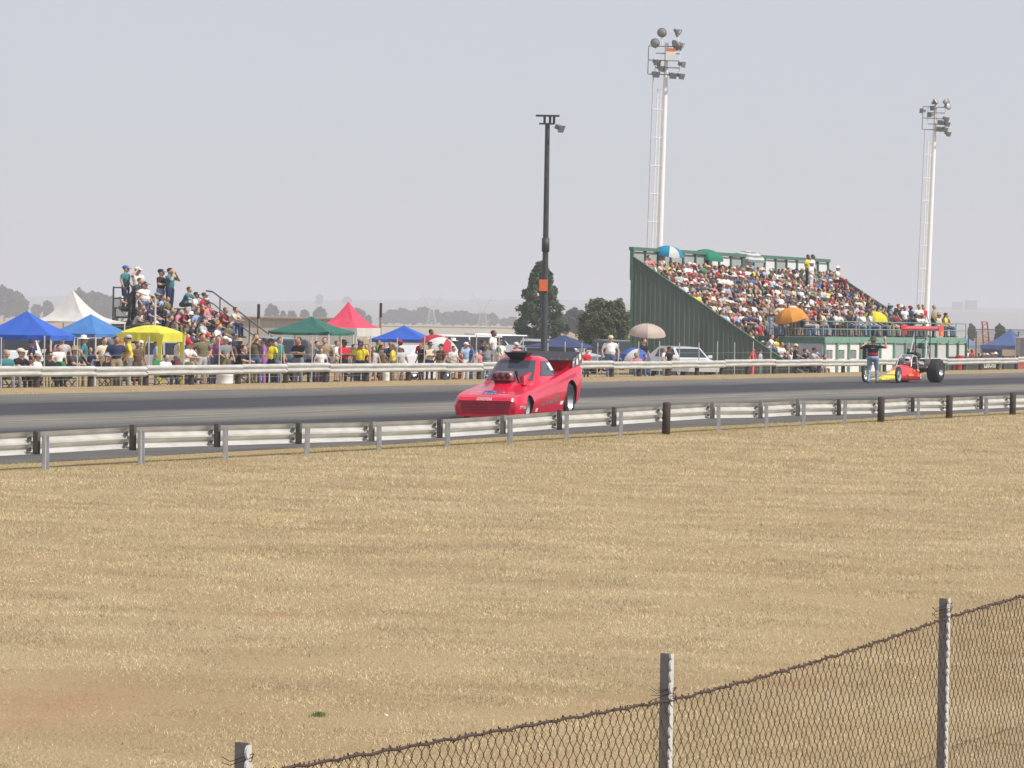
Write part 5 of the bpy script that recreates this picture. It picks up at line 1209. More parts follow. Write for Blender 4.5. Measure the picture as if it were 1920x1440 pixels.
for k in range(4):
    cl = []
    for i in range(70):
        d = rng.normal(size=3); d /= np.linalg.norm(d); q = rng.uniform(.4, 1) ** .5; tall = (1, 1.25, .85, 1.5)[k]
        cl.append(((d[0] * .40 * q, d[1] * .40 * q, .56 + d[2] * .40 * q), (.13, .13, .10), int(rng.integers(0, 2))))
    cm = crown('crown', cl, [LEAF['far_a'], LEAF['far_b']], 60, .06, rng); FT.append((cm, limbs(.7, .03, [c[0] for c in cl[:8]]).mesh('trunk', BARK)))
far = [(722, 586, 24, 3000), (738, 578, 34, 3000), (757, 577, 36, 3000), (775, 582, 30, 3020), (793, 575, 34, 2990), (812, 578, 34, 3000), (836, 584, 30, 3000), (851, 583, 32, 3010), (868, 582, 34, 3000), (884, 585, 30, 3010), (902, 586, 28, 2990), (920, 587, 30, 3000), (946, 596, 20, 3020), (961, 592, 22, 3000),
       (8, 536, 50, 2500), (32, 546, 42, 2520), (68, 568, 20, 2700), (90, 563, 24, 2700), (150, 541, 44, 2450), (176, 546, 50, 2500), (200, 549, 40, 2520), (222, 556, 34, 2550),
       (510, 570, 26, 2300), (530, 582, 14, 2300), (547, 580, 18, 2300), (572, 580, 20, 2350), (600, 575, 26, 2300), (672, 577, 28, 2400), (690, 590, 16, 2400), (1062, 588, 44, 900), (1080, 578, 46, 920), (1100, 586, 40, 900), (1876, 607, 24, 700), (1822, 606, 16, 900), (598, 551, 16, 6500), (650, 555, 18, 6500), (1722, 588, 30, 2400)]
where = 'left edge|left edge|left|left'
def treelabel(i, px, d):
    zone = 'between the red tent and the conifer' if 700 < px < 965 else 'at the far left behind the blue gazebos' if px < 100 else 'behind the white marquee and left bleacher' if px < 240 else 'behind the green gazebo and red tent' if px < 700 else 'between conifer and bushy tree' if px < 1100 else 'on the right of the grandstand'
    return zone
cnt = {}
ORD = ['first', 'second', 'third', 'fourth', 'fifth', 'sixth', 'seventh', 'eighth', 'ninth', 'tenth', 'eleventh', 'twelfth', 'thirteenth', 'fourteenth', 'fifteenth', 'sixteenth', 'seventeenth', 'eighteenth', 'nineteenth', 'twentieth'] + ['twenty-' + w_ for w_ in ['first', 'second', 'third', 'fourth', 'fifth', 'sixth', 'seventh', 'eighth', 'ninth']] + ['thirtieth']
for i, (px, py, wpx, Y) in enumerate(sorted(far)):
    z_ = treelabel(i, px, Y); cnt[z_] = cnt.get(z_, 0) + 1
    P = atY(px, 600, Y); u_, v_ = UV(P); P.z = hillz(u_, v_) if u_ > 3200 else gz(u_, v_)
    h = zat(px, py, Y) - P.z; w_ = wpx / FPX * Y; q = i % 4
    t = thing('far_tree', 'hazy distant tree %s, %s from the left there' % (z_, ORD[cnt[z_] - 1]), 'tree', P, rng.uniform(0, 6), 'hazy distant trees')
    t.scale = (w_ / .92, w_ / .92, h / 1.02)
    link('crown', FT[q][0], t); link('trunk', FT[q][1], t)

# ================================================================== FAR STRUCTURES
def block(name, label, cat, x0, x1, ytop, ybot, Y, m_, depth, roofm=None, wins=0, over=.25):
    A = atY(x0, ybot, Y); B = atY(x1, ybot, Y); zt_ = zat((x0 + x1) / 2, ytop, Y); zb_ = min(A.z, B.z) - .3
    t = thing(name, label, cat, (A + B) / 2 * 1.0, 0); t.location.z = zb_; W = (B - A).length; Hh = zt_ - zb_
    mb = MB(); mb.box((0, depth / 2, Hh / 2), (W, depth, Hh)); mb.build('wall', m_, t)
    if roofm: mb = MB(); mb.prism([V3(-W / 2 - over, -over, Hh), V3(W / 2 + over, -over, Hh), V3(W / 2 + over, depth + over, Hh + .03), V3(-W / 2 - over, depth + over, Hh + .03)], V3(0, 0, .10)); mb.build('roof', roofm, t)
    for k in range(wins):
        mb = MB(); mb.box((-W / 2 + (k + .5) * W / wins, -.02, Hh * .55), (W / wins * .45, .06, Hh * .35)); mb.build('window', mat('far_window', (.12, .13, .14), .4), t)
    return t
block('shed', 'low grey shed with brown roof edge behind the green gazebo', 'building', 436, 668, 598, 640, 330, mat('shed_wall_grey', (.42, .40, .37), .8, 0, .1), 9, mat('shed_roof_brown', (.30, .25, .21), .8, 0, .2))
block('boundary_wall', 'long pale boundary wall beyond the parked cars', 'wall', 688, 985, 613, 634, 640, mat('pale_wall', (.66, .64, .58), .85, 0, .08, .3), .3, mat('pale_coping', (.55, .53, .48), .8), over=.05)
block('factory_block', 'faint square factory block on the horizon, left of a pair', 'building', 1789, 1806, 566, 580, 6200, mat('far_block', (.22, .24, .26), .8), 30, wins=3)
block('factory_block', 'faint square factory block on the horizon, right of a pair', 'building', 1813, 1832, 563, 580, 6200, mat('far_block', (.22, .24, .26), .8), 30, wins=3)
def pylon(label, px, Y, ytop, hw):
    P = atY(px, 600, Y); u_, v_ = UV(P); P.z = gz(u_, v_); h = zat(px, ytop, Y) - P.z; w_ = hw / FPX * Y
    t = thing('power_pylon', label, 'pylon', P, .2, 'lattice power pylons'); G = mat('pylon_steel', (.50, .50, .50), .6, .2)
    def bar(pts, nm, r=.16):
        mb = MB(); mb.path([V3(*p) for p in pts], r, 4); return mb.build(nm, G, t)
    wz, az = h * .55, h * .80; bw, ww, aw = w_ * .5, w_ * .13, w_
    for sx in (-1, 1):
        for sy in (-1, 1):
            bar([(sx * bw, sy * bw * .7, 0), (sx * ww, sy * ww, wz)], 'leg'); bar([(sx * ww, sy * ww, wz), (sx * aw * .62, sy * .4, az)], 'arm', .13)
        bar([(sx * aw * .62, 0, az), (sx * aw, 0, h)], 'peak', .13); bar([(sx * aw * .62, 0, az), (sx * aw * 1.25, 0, az + h * .02), (sx * aw * .55, 0, az + h * .06)], 'cross_arm_tip', .13)
    bar([(-aw * .62, 0, az), (aw * .62, 0, az)], 'cross_arm', .15); bar([(-aw * .55, 0, az + h * .06), (aw * .55, 0, az + h * .06)], 'cross_arm', .13)
    n = 6
    for k in range(n):
        z0, z1 = wz * k / n, wz * (k + 1) / n; f = lambda z: bw + (ww - bw) * z / wz
        for s in (-1, 1): bar([(-s * f(z0), -f(z0) * .7, z0), (s * f(z1), -f(z1) * .7, z1)], 'lattice_bar', .09)
    for k in range(4):
        x = -aw * .6 + k * aw * .4; bar([(x, 0, az), (x + aw * .2, 0, az + h * .06), (x + aw * .4, 0, az)], 'lattice_bar', .08)
pylon('faint lattice power pylon above the trees, left of a pair', 809, 2850, 549, 20)
pylon('faint lattice power pylon above the trees, right of a pair', 905, 2850, 552, 21)
P = pos(1852, 95); h = zat(1845, 604, P.y) - P.z; t = thing('lattice_mast', 'short leaning red and white lattice mast before the blue marquee', 'mast', P, 0)
Rm = mat('mast_red', (.40, .08, .08), .6); 
for sx in (-1, 1):
    for sy in (-1, 1): mb = MB(); mb.tube((sx * .28, sy * .28, 0), (-.28 + sx * .2, sy * .2, h), .045, n=5); mb.build('chord', Rm, t)
for k in range(9):
    z0, z1 = h * k / 9, h * (k + 1) / 9; o0, o1 = -.28 * k / 9, -.28 * (k + 1) / 9
    mb = MB(); s = 1 if k % 2 else -1; mb.tube((o0 + s * .25, -.25, z0), (o1 - s * .25, -.25, z1), .035, n=4); mb.build('lattice_bar', Rm if k % 3 else WHITEP, t)
mb = MB(); mb.box((-.35, 0, h + .03), (.5, .4, .06)); mb.build('head', Rm, t)

# ================================================================== SPECTATORS BEHIND THE FAR BARRIER
def put(px, ytop, v, pose, shirt, pants='denim', skin=0, hair=0, hat=None, hatcol='white', face=FACE_TRACK, label='', group='spectators behind the far barrier', free=False, jy=0):
    u = colu(px, v, ytop); P = RD(u, v, gz(u, v)); zt_ = zat(px, ytop, P.y); ht = HEADTOP[pose][2] + (.02 if hat else 0)
    if pose in SEATED:
        sc_ = max(.85, min(1.05, (zt_ - P.z) / (ht + .42))) if not free else 1.0; P.z = zt_ - ht * sc_
    else:
        sc_ = (zt_ - P.z) / ht
        if free: sc_ = 1.0
        sc_ = max(.72, min(1.06, sc_)); P.z = zt_ - ht * sc_ if free else P.z
    return person(pose, P, face, shirt, pants, skin, hair, hat, hatcol, sc_, label, group)
def chair(P, rz, m_, label):                 # canvas camp chair
    t = thing('camp_chair', label, 'chair', P, rz, 'camp chairs behind the far barrier')
    mb = MB(); mb.box((.02, 0, .40), (.46, .48, .03)); mb.build('seat', m_, t)
    mb = MB(); mb.box((-.24, 0, .68), (.03, .48, .5), rot=Matrix.Rotation(R(-12), 3, 'Y')); mb.build('backrest', m_, t)
    for s in (-1, 1):
        for x, tx in ((.22, -.2), (-.2, .22)): mb = MB(); mb.tube((x, s * .23, 0), (tx, s * .23, .42), .014, n=5); mb.build('leg', DKSTEEL, t)
_n = [-1]
def NCH():
    _n[0] += 1; return _n[0]
S = [ # px, head top, v, pose, shirt, pants, skin, hair, hat, hatcol, facing(deg from track), label
 (8, 655, 63.0, 'sit', 'teal', 'grey', 0, 3, None, '', -20, 'grey haired spectator in teal top seated at the far left edge'),
 (25, 652, 63.4, 'sit_fwd', 'black', 'black', 0, 1, 'cap', 'cream', -10, 'seated spectator in black with cream cap near the far left edge'),
 (46, 668, 63.2, 'sit_back', 'navy', 'black', 0, 0, None, '', -30, 'spectator in navy slumped low before the blue wall sheet'),
 (67, 662, 62.9, 'sit', 'white', 'khaki', 0, 1, 'cap', 'khaki', 0, 'seated spectator in white with khaki cap under the royal blue gazebo'),
 (88, 659, 63.0, 'sit', 'black', 'black', 0, 0, 'hat', 'black', -15, 'seated spectator in black with black hat under the royal blue gazebo corner'),
 (110, 646, 65.0, 'shorts', 'white', 'black', 0, 0, None, '', 30, 'standing spectator in white top and black shorts right of the royal blue gazebo'),
 (128, 648, 63.6, 'sit_fwd', 'charcoal', 'khaki', 0, 3, 'hat', 'khaki', 10, 'seated spectator in charcoal leaning forward in a khaki hat'),
 (163, 650, 65.5, 'lean', 'navy', 'navy', 0, 0, None, '', 40, 'spectator in navy bending over under the mid blue gazebo'),
 (197, 662, 63.2, 'sit', 'black', 'charcoal', 0, 0, 'cap', 'light blue', 0, 'seated spectator in black with pale blue cap near the yellow shirt'),
 (218, 630, 62.9, 'stand', 'navy', 'khaki', 2, 0, None, '', 50, 'standing spectator in navy shirt and khaki trousers left of the yellow shirt'),
 (240, 627, 62.7, 'stout', 'yellow', 'grey', 1, 1, 'cap', 'light grey', 150, 'stout spectator in bright yellow shirt before the yellow gazebo'),
 (258, 640, 64.2, 'stand', 'brown', 'brown', 2, 0, None, '', 30, 'standing spectator in brown behind the yellow shirted one'),
 (308, 664, 63.0, 'sit', 'white', 'navy', 0, 0, None, '', 20, 'child in white seated under the yellow gazebo'),
 (343, 637, 63.0, 'sit_fwd', 'white', 'khaki', 0, 1, 'cap', 'red', 10, 'seated spectator in white shirt and red cap right of the yellow gazebo'),
 (379, 625, 63.0, 'hips', 'olive', 'light grey', 1, 0, None, '', -30, 'standing spectator in olive top with hands on hips right of the yellow gazebo'),
 (392, 648, 63.6, 'shorts', 'grey', 'grey', 0, 1, None, '', -70, 'spectator in grey with back turned beside the olive top'),
 (407, 621, 63.2, 'lean', 'purple', 'denim', 0, 0, None, '', 60, 'spectator in purple and white top leaning over'),
 (423, 630, 62.8, 'shorts', 'grey', 'olive', 0, 1, 'cap', 'white', -20, 'standing spectator in grey shirt with white cap above the white drum'),
 (441, 646, 63.4, 'sit_fwd', 'black', 'olive', 0, 0, None, '', 0, 'seated spectator in black and olive below the bleacher end'),
 (454, 653, 63.6, 'sit', 'olive', 'khaki', 0, 1, None, '', 10, 'seated spectator in olive and khaki below the bleacher handrail'),
 (480, 617, 63.4, 'binoculars', 'olive', 'denim', 1, 0, None, '', -60, 'standing spectator with raised hands at the bleacher foot'),
 (495, 633, 62.8, 'stand_long', 'purple', 'purple', 1, 0, None, '', 160, 'long haired spectator in purple top left of the green gazebo'),
 (507, 634, 63.8, 'stand', 'yellow', 'black', 3, 0, 'cap', 'black', 100, 'spectator in yellow with black cap behind the purple top'),
 (516, 640, 64.5, 'stand_long', 'green', 'denim', 0, 2, None, '', 60, 'fair haired spectator in green left of the green gazebo leg'),
 (561, 632, 63.1, 'crossed', 'black', 'grey', 1, 0, None, '', 110, 'broad spectator in black shirt under the green gazebo'),
 (584, 637, 63.4, 'stout', 'grey', 'navy', 0, 3, None, '', 100, 'stout spectator in grey shirt behind a green gazebo leg'),
 (602, 652, 63.0, 'stand_long', 'white', 'brown', 0, 1, None, '', 60, 'child with long hair in white under the green gazebo'),
 (609, 632, 63.9, 'stand', 'khaki', 'navy', 1, 0, None, '', 80, 'standing spectator in khaki shirt under the green gazebo edge'),
 (645, 636, 62.9, 'crossed', 'red', 'black', 3, 0, 'cap', 'black', 20, 'spectator in red shirt with folded arms right of the green gazebo'),
 (663, 645, 64.0, 'stand', 'charcoal', 'charcoal', 1, 0, None, '', 10, 'spectator in charcoal behind the red shirt'),
 (676, 641, 62.8, 'stand', 'yellow', 'navy', 2, 0, 'hat', 'navy', 70, 'slim spectator in yellow shirt and dark hat below the red tent'),
 (688, 645, 63.2, 'stand_long', 'maroon', 'denim', 0, 1, None, '', 90, 'young spectator in maroon between the yellow shirt and red tent leg'),
 (700, 650, 63.0, 'shorts', 'light grey', 'light grey', 0, 1, None, '', 40, 'spectator in pale grey below the red tent'),
 (715, 646, 63.6, 'stand_long', 'brown', 'brown', 2, 0, None, '', 0, 'long haired spectator in brown right of the red tent leg'),
 (737, 645, 62.8, 'stand_long', 'yellow', 'olive', 0, 2, None, '', 170, 'spectator in bright yellow vest below the right blue gazebo'),
 (752, 648, 62.9, 'shorts', 'light grey', 'light grey', 1, 0, 'cap', 'white', 30, 'spectator in light grey top right of the yellow vest'),
 (791, 642, 62.8, 'stand', 'black', 'charcoal', 0, 2, None, '', 130, 'spectator in black shirt with back turned right of the white hatchback'),
 (806, 641, 63.2, 'crossed', 'cream', 'navy', 0, 1, 'hat', 'black', -40, 'spectator in cream shirt and black hat beside the blue gazebo corner'),
 (827, 644, 62.8, 'stout', 'brown', 'khaki', 0, 1, 'cap', 'charcoal', 120, 'broad spectator in brown shirt left of the red umbrella'),
 (841, 648, 63.3, 'lean', 'white', 'denim', 0, 1, None, '', 20, 'spectator in white shirt leaning beside the red umbrella'),
 (863, 655, 63.0, 'stand_long', 'maroon', 'maroon', 0, 0, None, '', 0, 'spectator in maroon below the red and white umbrella'),
 (874, 641, 63.8, 'stand_long', 'light blue', 'white', 0, 0, 'cap', 'white', 30, 'long haired spectator in pale blue right of the red umbrella'),
 (885, 643, 62.9, 'stand_long', 'blue', 'denim', 1, 0, None, '', 150, 'long haired spectator in blue with back turned'),
 (899, 662, 62.8, 'stand', 'pink', 'denim', 0, 2, None, '', 0, 'small child in pink left of the grey shirt'),
 (913, 645, 62.7, 'stout', 'grey', 'pale denim', 0, 1, 'hat', 'olive', -60, 'stout spectator in grey shirt and olive bush hat left of the racing car'),
 (968, 641, 63.3, 'stand', 'pink', 'grey', 0, 3, 'cap', 'white', -40, 'spectator in white cap just above the racing car wing'),
 (1100, 655, 63.4, 'stand', 'red', 'charcoal', 0, 0, None, '', 30, 'spectator in red at the right of the racing car tail'),
 (1145, 626, 63.0, 'stout', 'white', 'denim', 0, 3, 'cap', 'cream', -60, 'stout spectator in white shirt and cream cap left of the cream umbrella'),
 (1207, 634, 63.4, 'stand_long', 'black', 'black', 0, 1, None, '', 20, 'long haired spectator in black under the cream umbrella'),
 (1192, 661, 62.7, 'sit', 'pink', 'denim', 1, 0, None, '', -60, 'child seated beside the low blue and white umbrella'),
 (1204, 664, 62.6, 'sit_fwd', 'brown', 'denim', 1, 0, None, '', -40, 'dark haired child seated at the low blue and white umbrella'),
 (1246, 652, 63.6, 'stand', 'white', 'grey', 0, 3, None, '', 0, 'spectator in white left of the black hat by the white parked car'),
 (1255, 650, 63.0, 'stand', 'black', 'brown', 1, 0, 'hat', 'black', -20, 'spectator in black jacket and black hat before the white parked car'),
 (1412, 665, 62.6, 'stand', 'red', 'red', 0, 0, 'cap', 'red', -20, 'spectator all in red before the foot of the green wall'),
 (1426, 662, 63.0, 'stand', 'light grey', 'grey', 0, 1, 'cap', 'charcoal', 0, 'spectator in pale grey with dark cap before the green wall foot'),
 (1813, 657, 64.5, 'stand', 'white', 'charcoal', 0, 1, 'cap', 'white', 20, 'spectator in white cap at the terrace right end'),
 (1822, 660, 63.5, 'stand', 'red', 'charcoal', 3, 0, None, '', 20, 'spectator in red right of the terrace end'),
 (1834, 662, 64.0, 'sit', 'pink', 'grey', 0, 1, None, '', 0, 'seated spectator in pink right of the red top'),
 (1842, 661, 64.6, 'sit', 'white', 'grey', 0, 3, None, '', 0, 'seated spectator in white below the blue marquee, first of four'),
 (1849, 662, 64.2, 'sit', 'pink', 'grey', 0, 1, 'cap', 'white', 0, 'seated spectator in pink with white cap below the blue marquee'),
 (1858, 661, 64.8, 'sit', 'purple', 'grey', 0, 0, 'cap', 'pink', 0, 'seated spectator in purple with pink cap below the blue marquee'),
 (1865, 660, 64.4, 'sit', 'navy', 'grey', 0, 0, 'hat', 'white', 0, 'seated spectator in navy with white hat below the blue marquee'),
]
for (px, yt, v, po, sh, pa, sk, ha, hat, hc, fa, lab) in S:
    put(px, yt, v, po, sh, pa, sk, ha, hat, hc or 'white', FACE_TRACK + R(-fa if fa > 0 else fa), lab)
    if po in SEATED and px < 480:
        u = colu(px, v + .05, yt); P = RD(u, v + .05, gz(u, v))
        chair(P, FACE_TRACK + R(-fa if fa > 0 else fa), C(('green', 'navy', 'charcoal', 'maroon')[int(px) % 4]), 'folding camp chair under the ' + lab.split(' seated')[0].split(' leaning')[0].replace('seated ', '').split(' under')[0].split(' near')[0].split(' slumped')[0].split(' right of')[0].split(' below')[0] + ', %s from the left' % ORD[NCH()])
# two people raised above the rest stand on cooler boxes
for px, yt, v, sh, pa, lab, m_ in ((925, 619, 63.5, 'white', 'grey', 'young spectator in white shirt standing tall on a cool box', 'blue'), (808, 617, 71, 'black', 'black', 'spectator in black raised above the right blue gazebo', 'white')):
    o = put(px, yt, v, 'stand', sh, pa, 3, 0, None, 'white', FACE_TRACK, lab, free=True)
    P = o.location; g_ = gz(*UV(P)); mb = MB(); h = max(.1, P.z - g_); mb.box((0, 0, h / 2), (.6, .42, h)); 
    t = thing('cool_box', 'cool box under the ' + lab.split(' standing')[0].split(' raised')[0], 'cool box', (P.x, P.y, g_), .3); mb.build('case', C(m_), t); mb = MB(); mb.box((0, 0, h - .03), (.63, .45, .05)); mb.build('lid', WHITEP, t)

# ------------------------------------------------------------------ people on the left bleacher
BL = [(236, 497, 'stand', 'teal', 'navy', 'cap', 'blue', 'tall spectator in dark teal with blue cap at the top left of the bleacher', 0), (258, 500, 'shade_eyes', 'white', 'denim', 'cap', 'white', 'spectator in white shading the eyes at the bleacher top', -20), (247, 520, 'lean', 'charcoal', 'charcoal', None, '', 'bent spectator in charcoal between the two tallest on the bleacher', 0),
 (270, 527, 'stout', 'white', 'denim', 'cap', 'navy', 'stout spectator in white shirt, jeans and navy cap on the bleacher', -10), (302, 504, 'crossed', 'black', 'pale denim', 'cap', 'black', 'spectator in black with folded arms standing high on the bleacher', 0), (319, 502, 'binoculars', 'teal', 'navy', None, '', 'spectator in teal looking through binoculars on the bleacher', 0),
 (230, 541, 'sit', 'cream', 'brown', None, '', 'brown haired spectator in cream seated behind the bleacher guard rail', 0), (292, 548, 'sit', 'grey', 'navy', 'cap', 'grey', 'spectator in grey cap seated below the folded arms', 0), (301, 552, 'sit_long', 'light blue', 'light blue', None, '', 'spectator in pale blue seated in the bleacher middle', 0), (343, 537, 'sit_fwd', 'teal', 'charcoal', None, '', 'spectator in teal bending forward at the bleacher upper right', 0),
 (365, 547, 'sit', 'white', 'olive', 'cap', 'black', 'spectator in white with black cap seated high on the bleacher', 0), (380, 548, 'sit', 'red', 'charcoal', 'cap', 'charcoal', 'spectator in red with dark cap beside the handrail top', 0), (374, 561, 'sit_fwd', 'orange', 'pale denim', None, '', 'spectator in orange seated below the red top', 0), (389, 566, 'sit_shorts', 'pink', 'charcoal', None, '', 'spectator in pink seated by the upper handrail', 0),
 (345, 576, 'sit', 'maroon', 'denim', None, '', 'spectator in maroon seated at mid bleacher', 0), (332, 578, 'sit_long', 'pink', 'charcoal', None, '', 'long haired spectator in pink seated at mid bleacher', 0), (363, 584, 'sit_back', 'white', 'navy', 'hat', 'white', 'spectator under a wide white hat at mid bleacher', 0), (396, 584, 'sit_fwd', 'grey', 'denim', None, '', 'spectator in grey seated above the orange top child', 0),
 (410, 585, 'sit', 'orange', 'pale denim', 'cap', 'red', 'spectator in orange with red cap low on the bleacher', 0), (419, 576, 'sit', 'maroon', 'denim', None, '', 'spectator in maroon by the lower handrail', 0), (430, 575, 'sit_fwd', 'cream', 'navy', None, '', 'spectator in cream leaning on knees at the handrail foot', 0), (318, 590, 'sit_shorts', 'charcoal', 'khaki', None, '', 'spectator in charcoal and khaki above the yellow gazebo', 0),
 (378, 598, 'sit', 'light grey', 'charcoal', None, '', 'spectator in light grey seated in the lower bleacher', 0), (352, 603, 'sit_fwd', 'navy', 'denim', None, '', 'spectator in navy seated low on the bleacher', 0), (281, 566, 'sit', 'navy', 'navy', None, '', 'spectator in navy seated behind the stout white shirt', 0), (262, 571, 'sit_long', 'charcoal', 'grey', None, '', 'long haired spectator in charcoal seated at the bleacher left', 0), (405, 606, 'sit_long', 'white', 'denim', None, '', 'spectator in white seated at the lowest bleacher plank', 0)]
for (px, yt, po, sh, pa, hat, hc, lab, fa) in BL:
    sc_ = 1.1 if po not in SEATED else 1.02; ht = HEADTOP[po][2] + (.02 if hat else 0)
    seat_z = lambda dy: zat(px, yt, YB + dy) - ht - BG
    T_ = min(TIERS, key=lambda t_: abs(seat_z(t_[0]) - (t_[1] if po in SEATED else t_[1] - .40))) if po in SEATED else TIERS[0]
    if po not in SEATED and yt > 515: T_ = TIERS[1]
    P = atY(px, yt, YB + T_[0] - (0 if po in SEATED or yt < 515 else .5))
    o = person(po, (P.x, P.y, P.z - ht * sc_), FACE_TRACK + R(fa), sh, pa, random.choice([0, 0, 1, 4]), random.choice([0, 1, 2]), hat, hc or 'white', sc_, lab, 'spectators on the left bleacher')
    if po not in SEATED: o.scale.x *= 1.15; o.scale.y *= 1.2
for px, yt, m_ in ((236, 563, 'green'), (318, 572, 'olive')):
    P = atY(px, yt + 28, YB + .4); t = thing('camp_chair', '%s canvas chair on the left bleacher' % m_, 'chair', (P.x, P.y, P.z - .25), FACE_TRACK + .4, 'camp chairs on the bleacher')
    mb = MB(); mb.box((.02, 0, .40), (.46, .5, .03)); mb.build('seat', C(m_), t); mb = MB(); mb.box((-.24, 0, .72), (.03, .5, .6)); mb.build('backrest', C(m_), t)
    for s in (-1, 1):
        for x, tx in ((.22, -.2), (-.2, .22)): mb = MB(); mb.tube((x, s * .23, 0), (tx, s * .23, .42), .014, n=5); mb.build('leg', DKSTEEL, t)

rx = random.Random(77)
SH2 = ['white', 'white', 'light grey', 'cream', 'grey', 'charcoal', 'black', 'black', 'navy', 'navy', 'blue', 'light blue', 'olive', 'khaki', 'brown', 'red', 'maroon', 'pink', 'green', 'teal']
k = 0; px = 60.0
while px < 1180 and k < 30:                    # looser second row further back
    if not (950 < px < 1110):
        sh, pa = rx.choice(SH2), rx.choice(['denim', 'navy', 'khaki', 'grey', 'black']); v = rx.uniform(65.0, 68.0); u = colu(px, v)
        po = rx.choice(['stand', 'stout', 'crossed', 'hips', 'shorts', 'stand_long', 'lean', 'stand'])
        person(po, RD(u, v, gz(u, v)), FACE_TRACK + rx.uniform(-1.4, 1.0), sh, pa, rx.choice([0, 1, 2, 3]), rx.choice([0, 1, 2]), rx.choice([None, None, 'cap', 'hat']), rx.choice(['white', 'navy', 'khaki', 'red']), rx.uniform(.9, 1.0), 'spectator in %s standing back among the tents, %s from the left there' % (sh, ORD[k]), 'spectators standing back among the tents'); k += 1
    px += rx.uniform(14, 44)
k = 0
for T_ in TIERS[1:]:
    px = T_[2] + rx.uniform(8, 20)
    while px < T_[3] - 8 and k < 24:
        if rx.random() < .62:
            Y = YB + T_[0]; P = atY(px, 600, Y); sh = rx.choice(SH2); po = rx.choice(['sit', 'sit_fwd', 'sit_long', 'sit_back', 'sit_shorts'])
            person(po, (P.x, Y, T_[1] + BG), FACE_TRACK + rx.uniform(-.5, .4), sh, rx.choice(['denim', 'navy', 'khaki', 'charcoal']), rx.choice([0, 1, 4]), rx.choice([0, 1, 2]), rx.choice([None, None, 'cap']), rx.choice(['white', 'navy', 'red']), rx.uniform(.92, 1.0), 'spectator in %s wedged in on the left bleacher, %s of those tucked in' % (sh, ORD[k]), 'spectators tucked in on the left bleacher'); k += 1
        px += rx.uniform(12, 26)

# ------------------------------------------------------------------ grandstand crowd
rr = random.Random(21)
SH = ['white'] * 9 + ['light grey'] * 4 + ['cream'] * 3 + ['grey'] * 4 + ['charcoal'] * 4 + ['black'] * 5 + ['navy'] * 5 + ['blue', 'light blue', 'light blue', 'teal', 'green', 'olive', 'olive', 'khaki', 'khaki', 'brown', 'brown', 'red', 'red', 'red', 'maroon', 'maroon', 'pink', 'orange', 'yellow', 'charcoal', 'grey', 'black']
PA = ['denim', 'denim', 'pale denim', 'navy', 'khaki', 'grey', 'charcoal', 'black', 'olive', 'light grey', 'brown']
GM = gs.matrix_basis if False else Matrix.Translation(gs.location) @ Matrix.Rotation(ROADZ, 4, 'Z')
spots = []
covered = up0 - u0
for r in range(NR):
    y = .35 + rr.uniform(0, .3)
    while y < LEN - .3:
        zr = (r + 1) * RS - DROP; hid = (zr < PH + .05 and y > covered - .35) or zr < .05
        if not hid and rr.random() < .97: spots.append((r, y, -(r + .33) * TR + rr.uniform(-.06, .06)))
        y += rr.uniform(.42, .54)
def look():
    po = rr.choices(['sit', 'sit_fwd', 'sit_long', 'sit_photo', 'sit_shorts', 'sit_back'], [5, 4, 3, 2, 3, 2])[0]
    hat = rr.choices([None, 'cap', 'hat'], [6, 4, 1.2])[0]
    return po, rr.choice(SH), rr.choice(PA), rr.choices([0, 1, 2, 3, 4], [5, 4, 2, 3, 3])[0], rr.choice([0, 0, 1, 1, 2, 3]), hat, rr.choice(['white', 'white', 'red', 'navy', 'black', 'cream', 'light blue', 'khaki', 'grey'])
spots.sort(key=lambda s: s[1])
NI = 175; rest = []; order = {}
for i, (r, y, x) in enumerate(spots):
    lk = look(); rz = ROADZ + rr.uniform(-.5, .45); sc_ = rr.uniform(.88, 1.03); z = (r + 1) * RS - .02 - DROP
    W_P = GM @ V3(x, y, z)
    if i < NI:
        order[r] = order.get(r, 0) + 1; po, sh, pa, sk, ha, hat, hc = lk
        nm = ('bareheaded ' if not hat else '') + 'person in %s' % sh + ((' and %s %s' % (hc, 'cap' if hat == 'cap' else 'hat')) if hat else '')
        person(po, W_P, rz, sh, pa, sk, ha, hat, hc, sc_, '%s, %s from green wall, %s row down' % (nm, ORD[order[r] - 1], ORD[NR - r - 1]), 'people seated in the grandstand')
    else: rest.append((lk, W_P, rz, sc_))
# the remaining rows of the crowd as one mass
pal = {}; pm_ = []
def pi(m_):
    if m_.name not in pal: pal[m_.name] = len(pm_); pm_.append(m_)
    return pal[m_.name]
arr = {}
for k in SEATED:
    b = bmesh.new(); b.from_mesh(BODY[k]); bmesh.ops.triangulate(b, faces=b.faces); V = np.array([v.co[:] for v in b.verts]); F = np.array([[v.index for v in f.verts] for f in b.faces]); M_ = np.array([f.material_index for f in b.faces]); b.free(); arr[k] = (V, F, M_)
hatarr = {}
for k, me in (('cap', CAP), ('hat', SUNHAT)):
    b = bmesh.new(); b.from_mesh(me); bmesh.ops.triangulate(b, faces=b.faces); hatarr[k] = (np.array([v.co[:] for v in b.verts]), np.array([[v.index for v in f.verts] for f in b.faces])); b.free()
AV, AF, AM = [], [], []; off = 0
def push(V, F, M_, P, rz, sc_):
    global off
    c, s = math.cos(rz), math.sin(rz); W = np.empty_like(V); W[:, 0] = (V[:, 0] * c - V[:, 1] * s) * sc_ + P.x; W[:, 1] = (V[:, 0] * s + V[:, 1] * c) * sc_ + P.y; W[:, 2] = V[:, 2] * sc_ + P.z
    AV.append(W); AF.append(F + off); AM.append(M_); off += len(V)
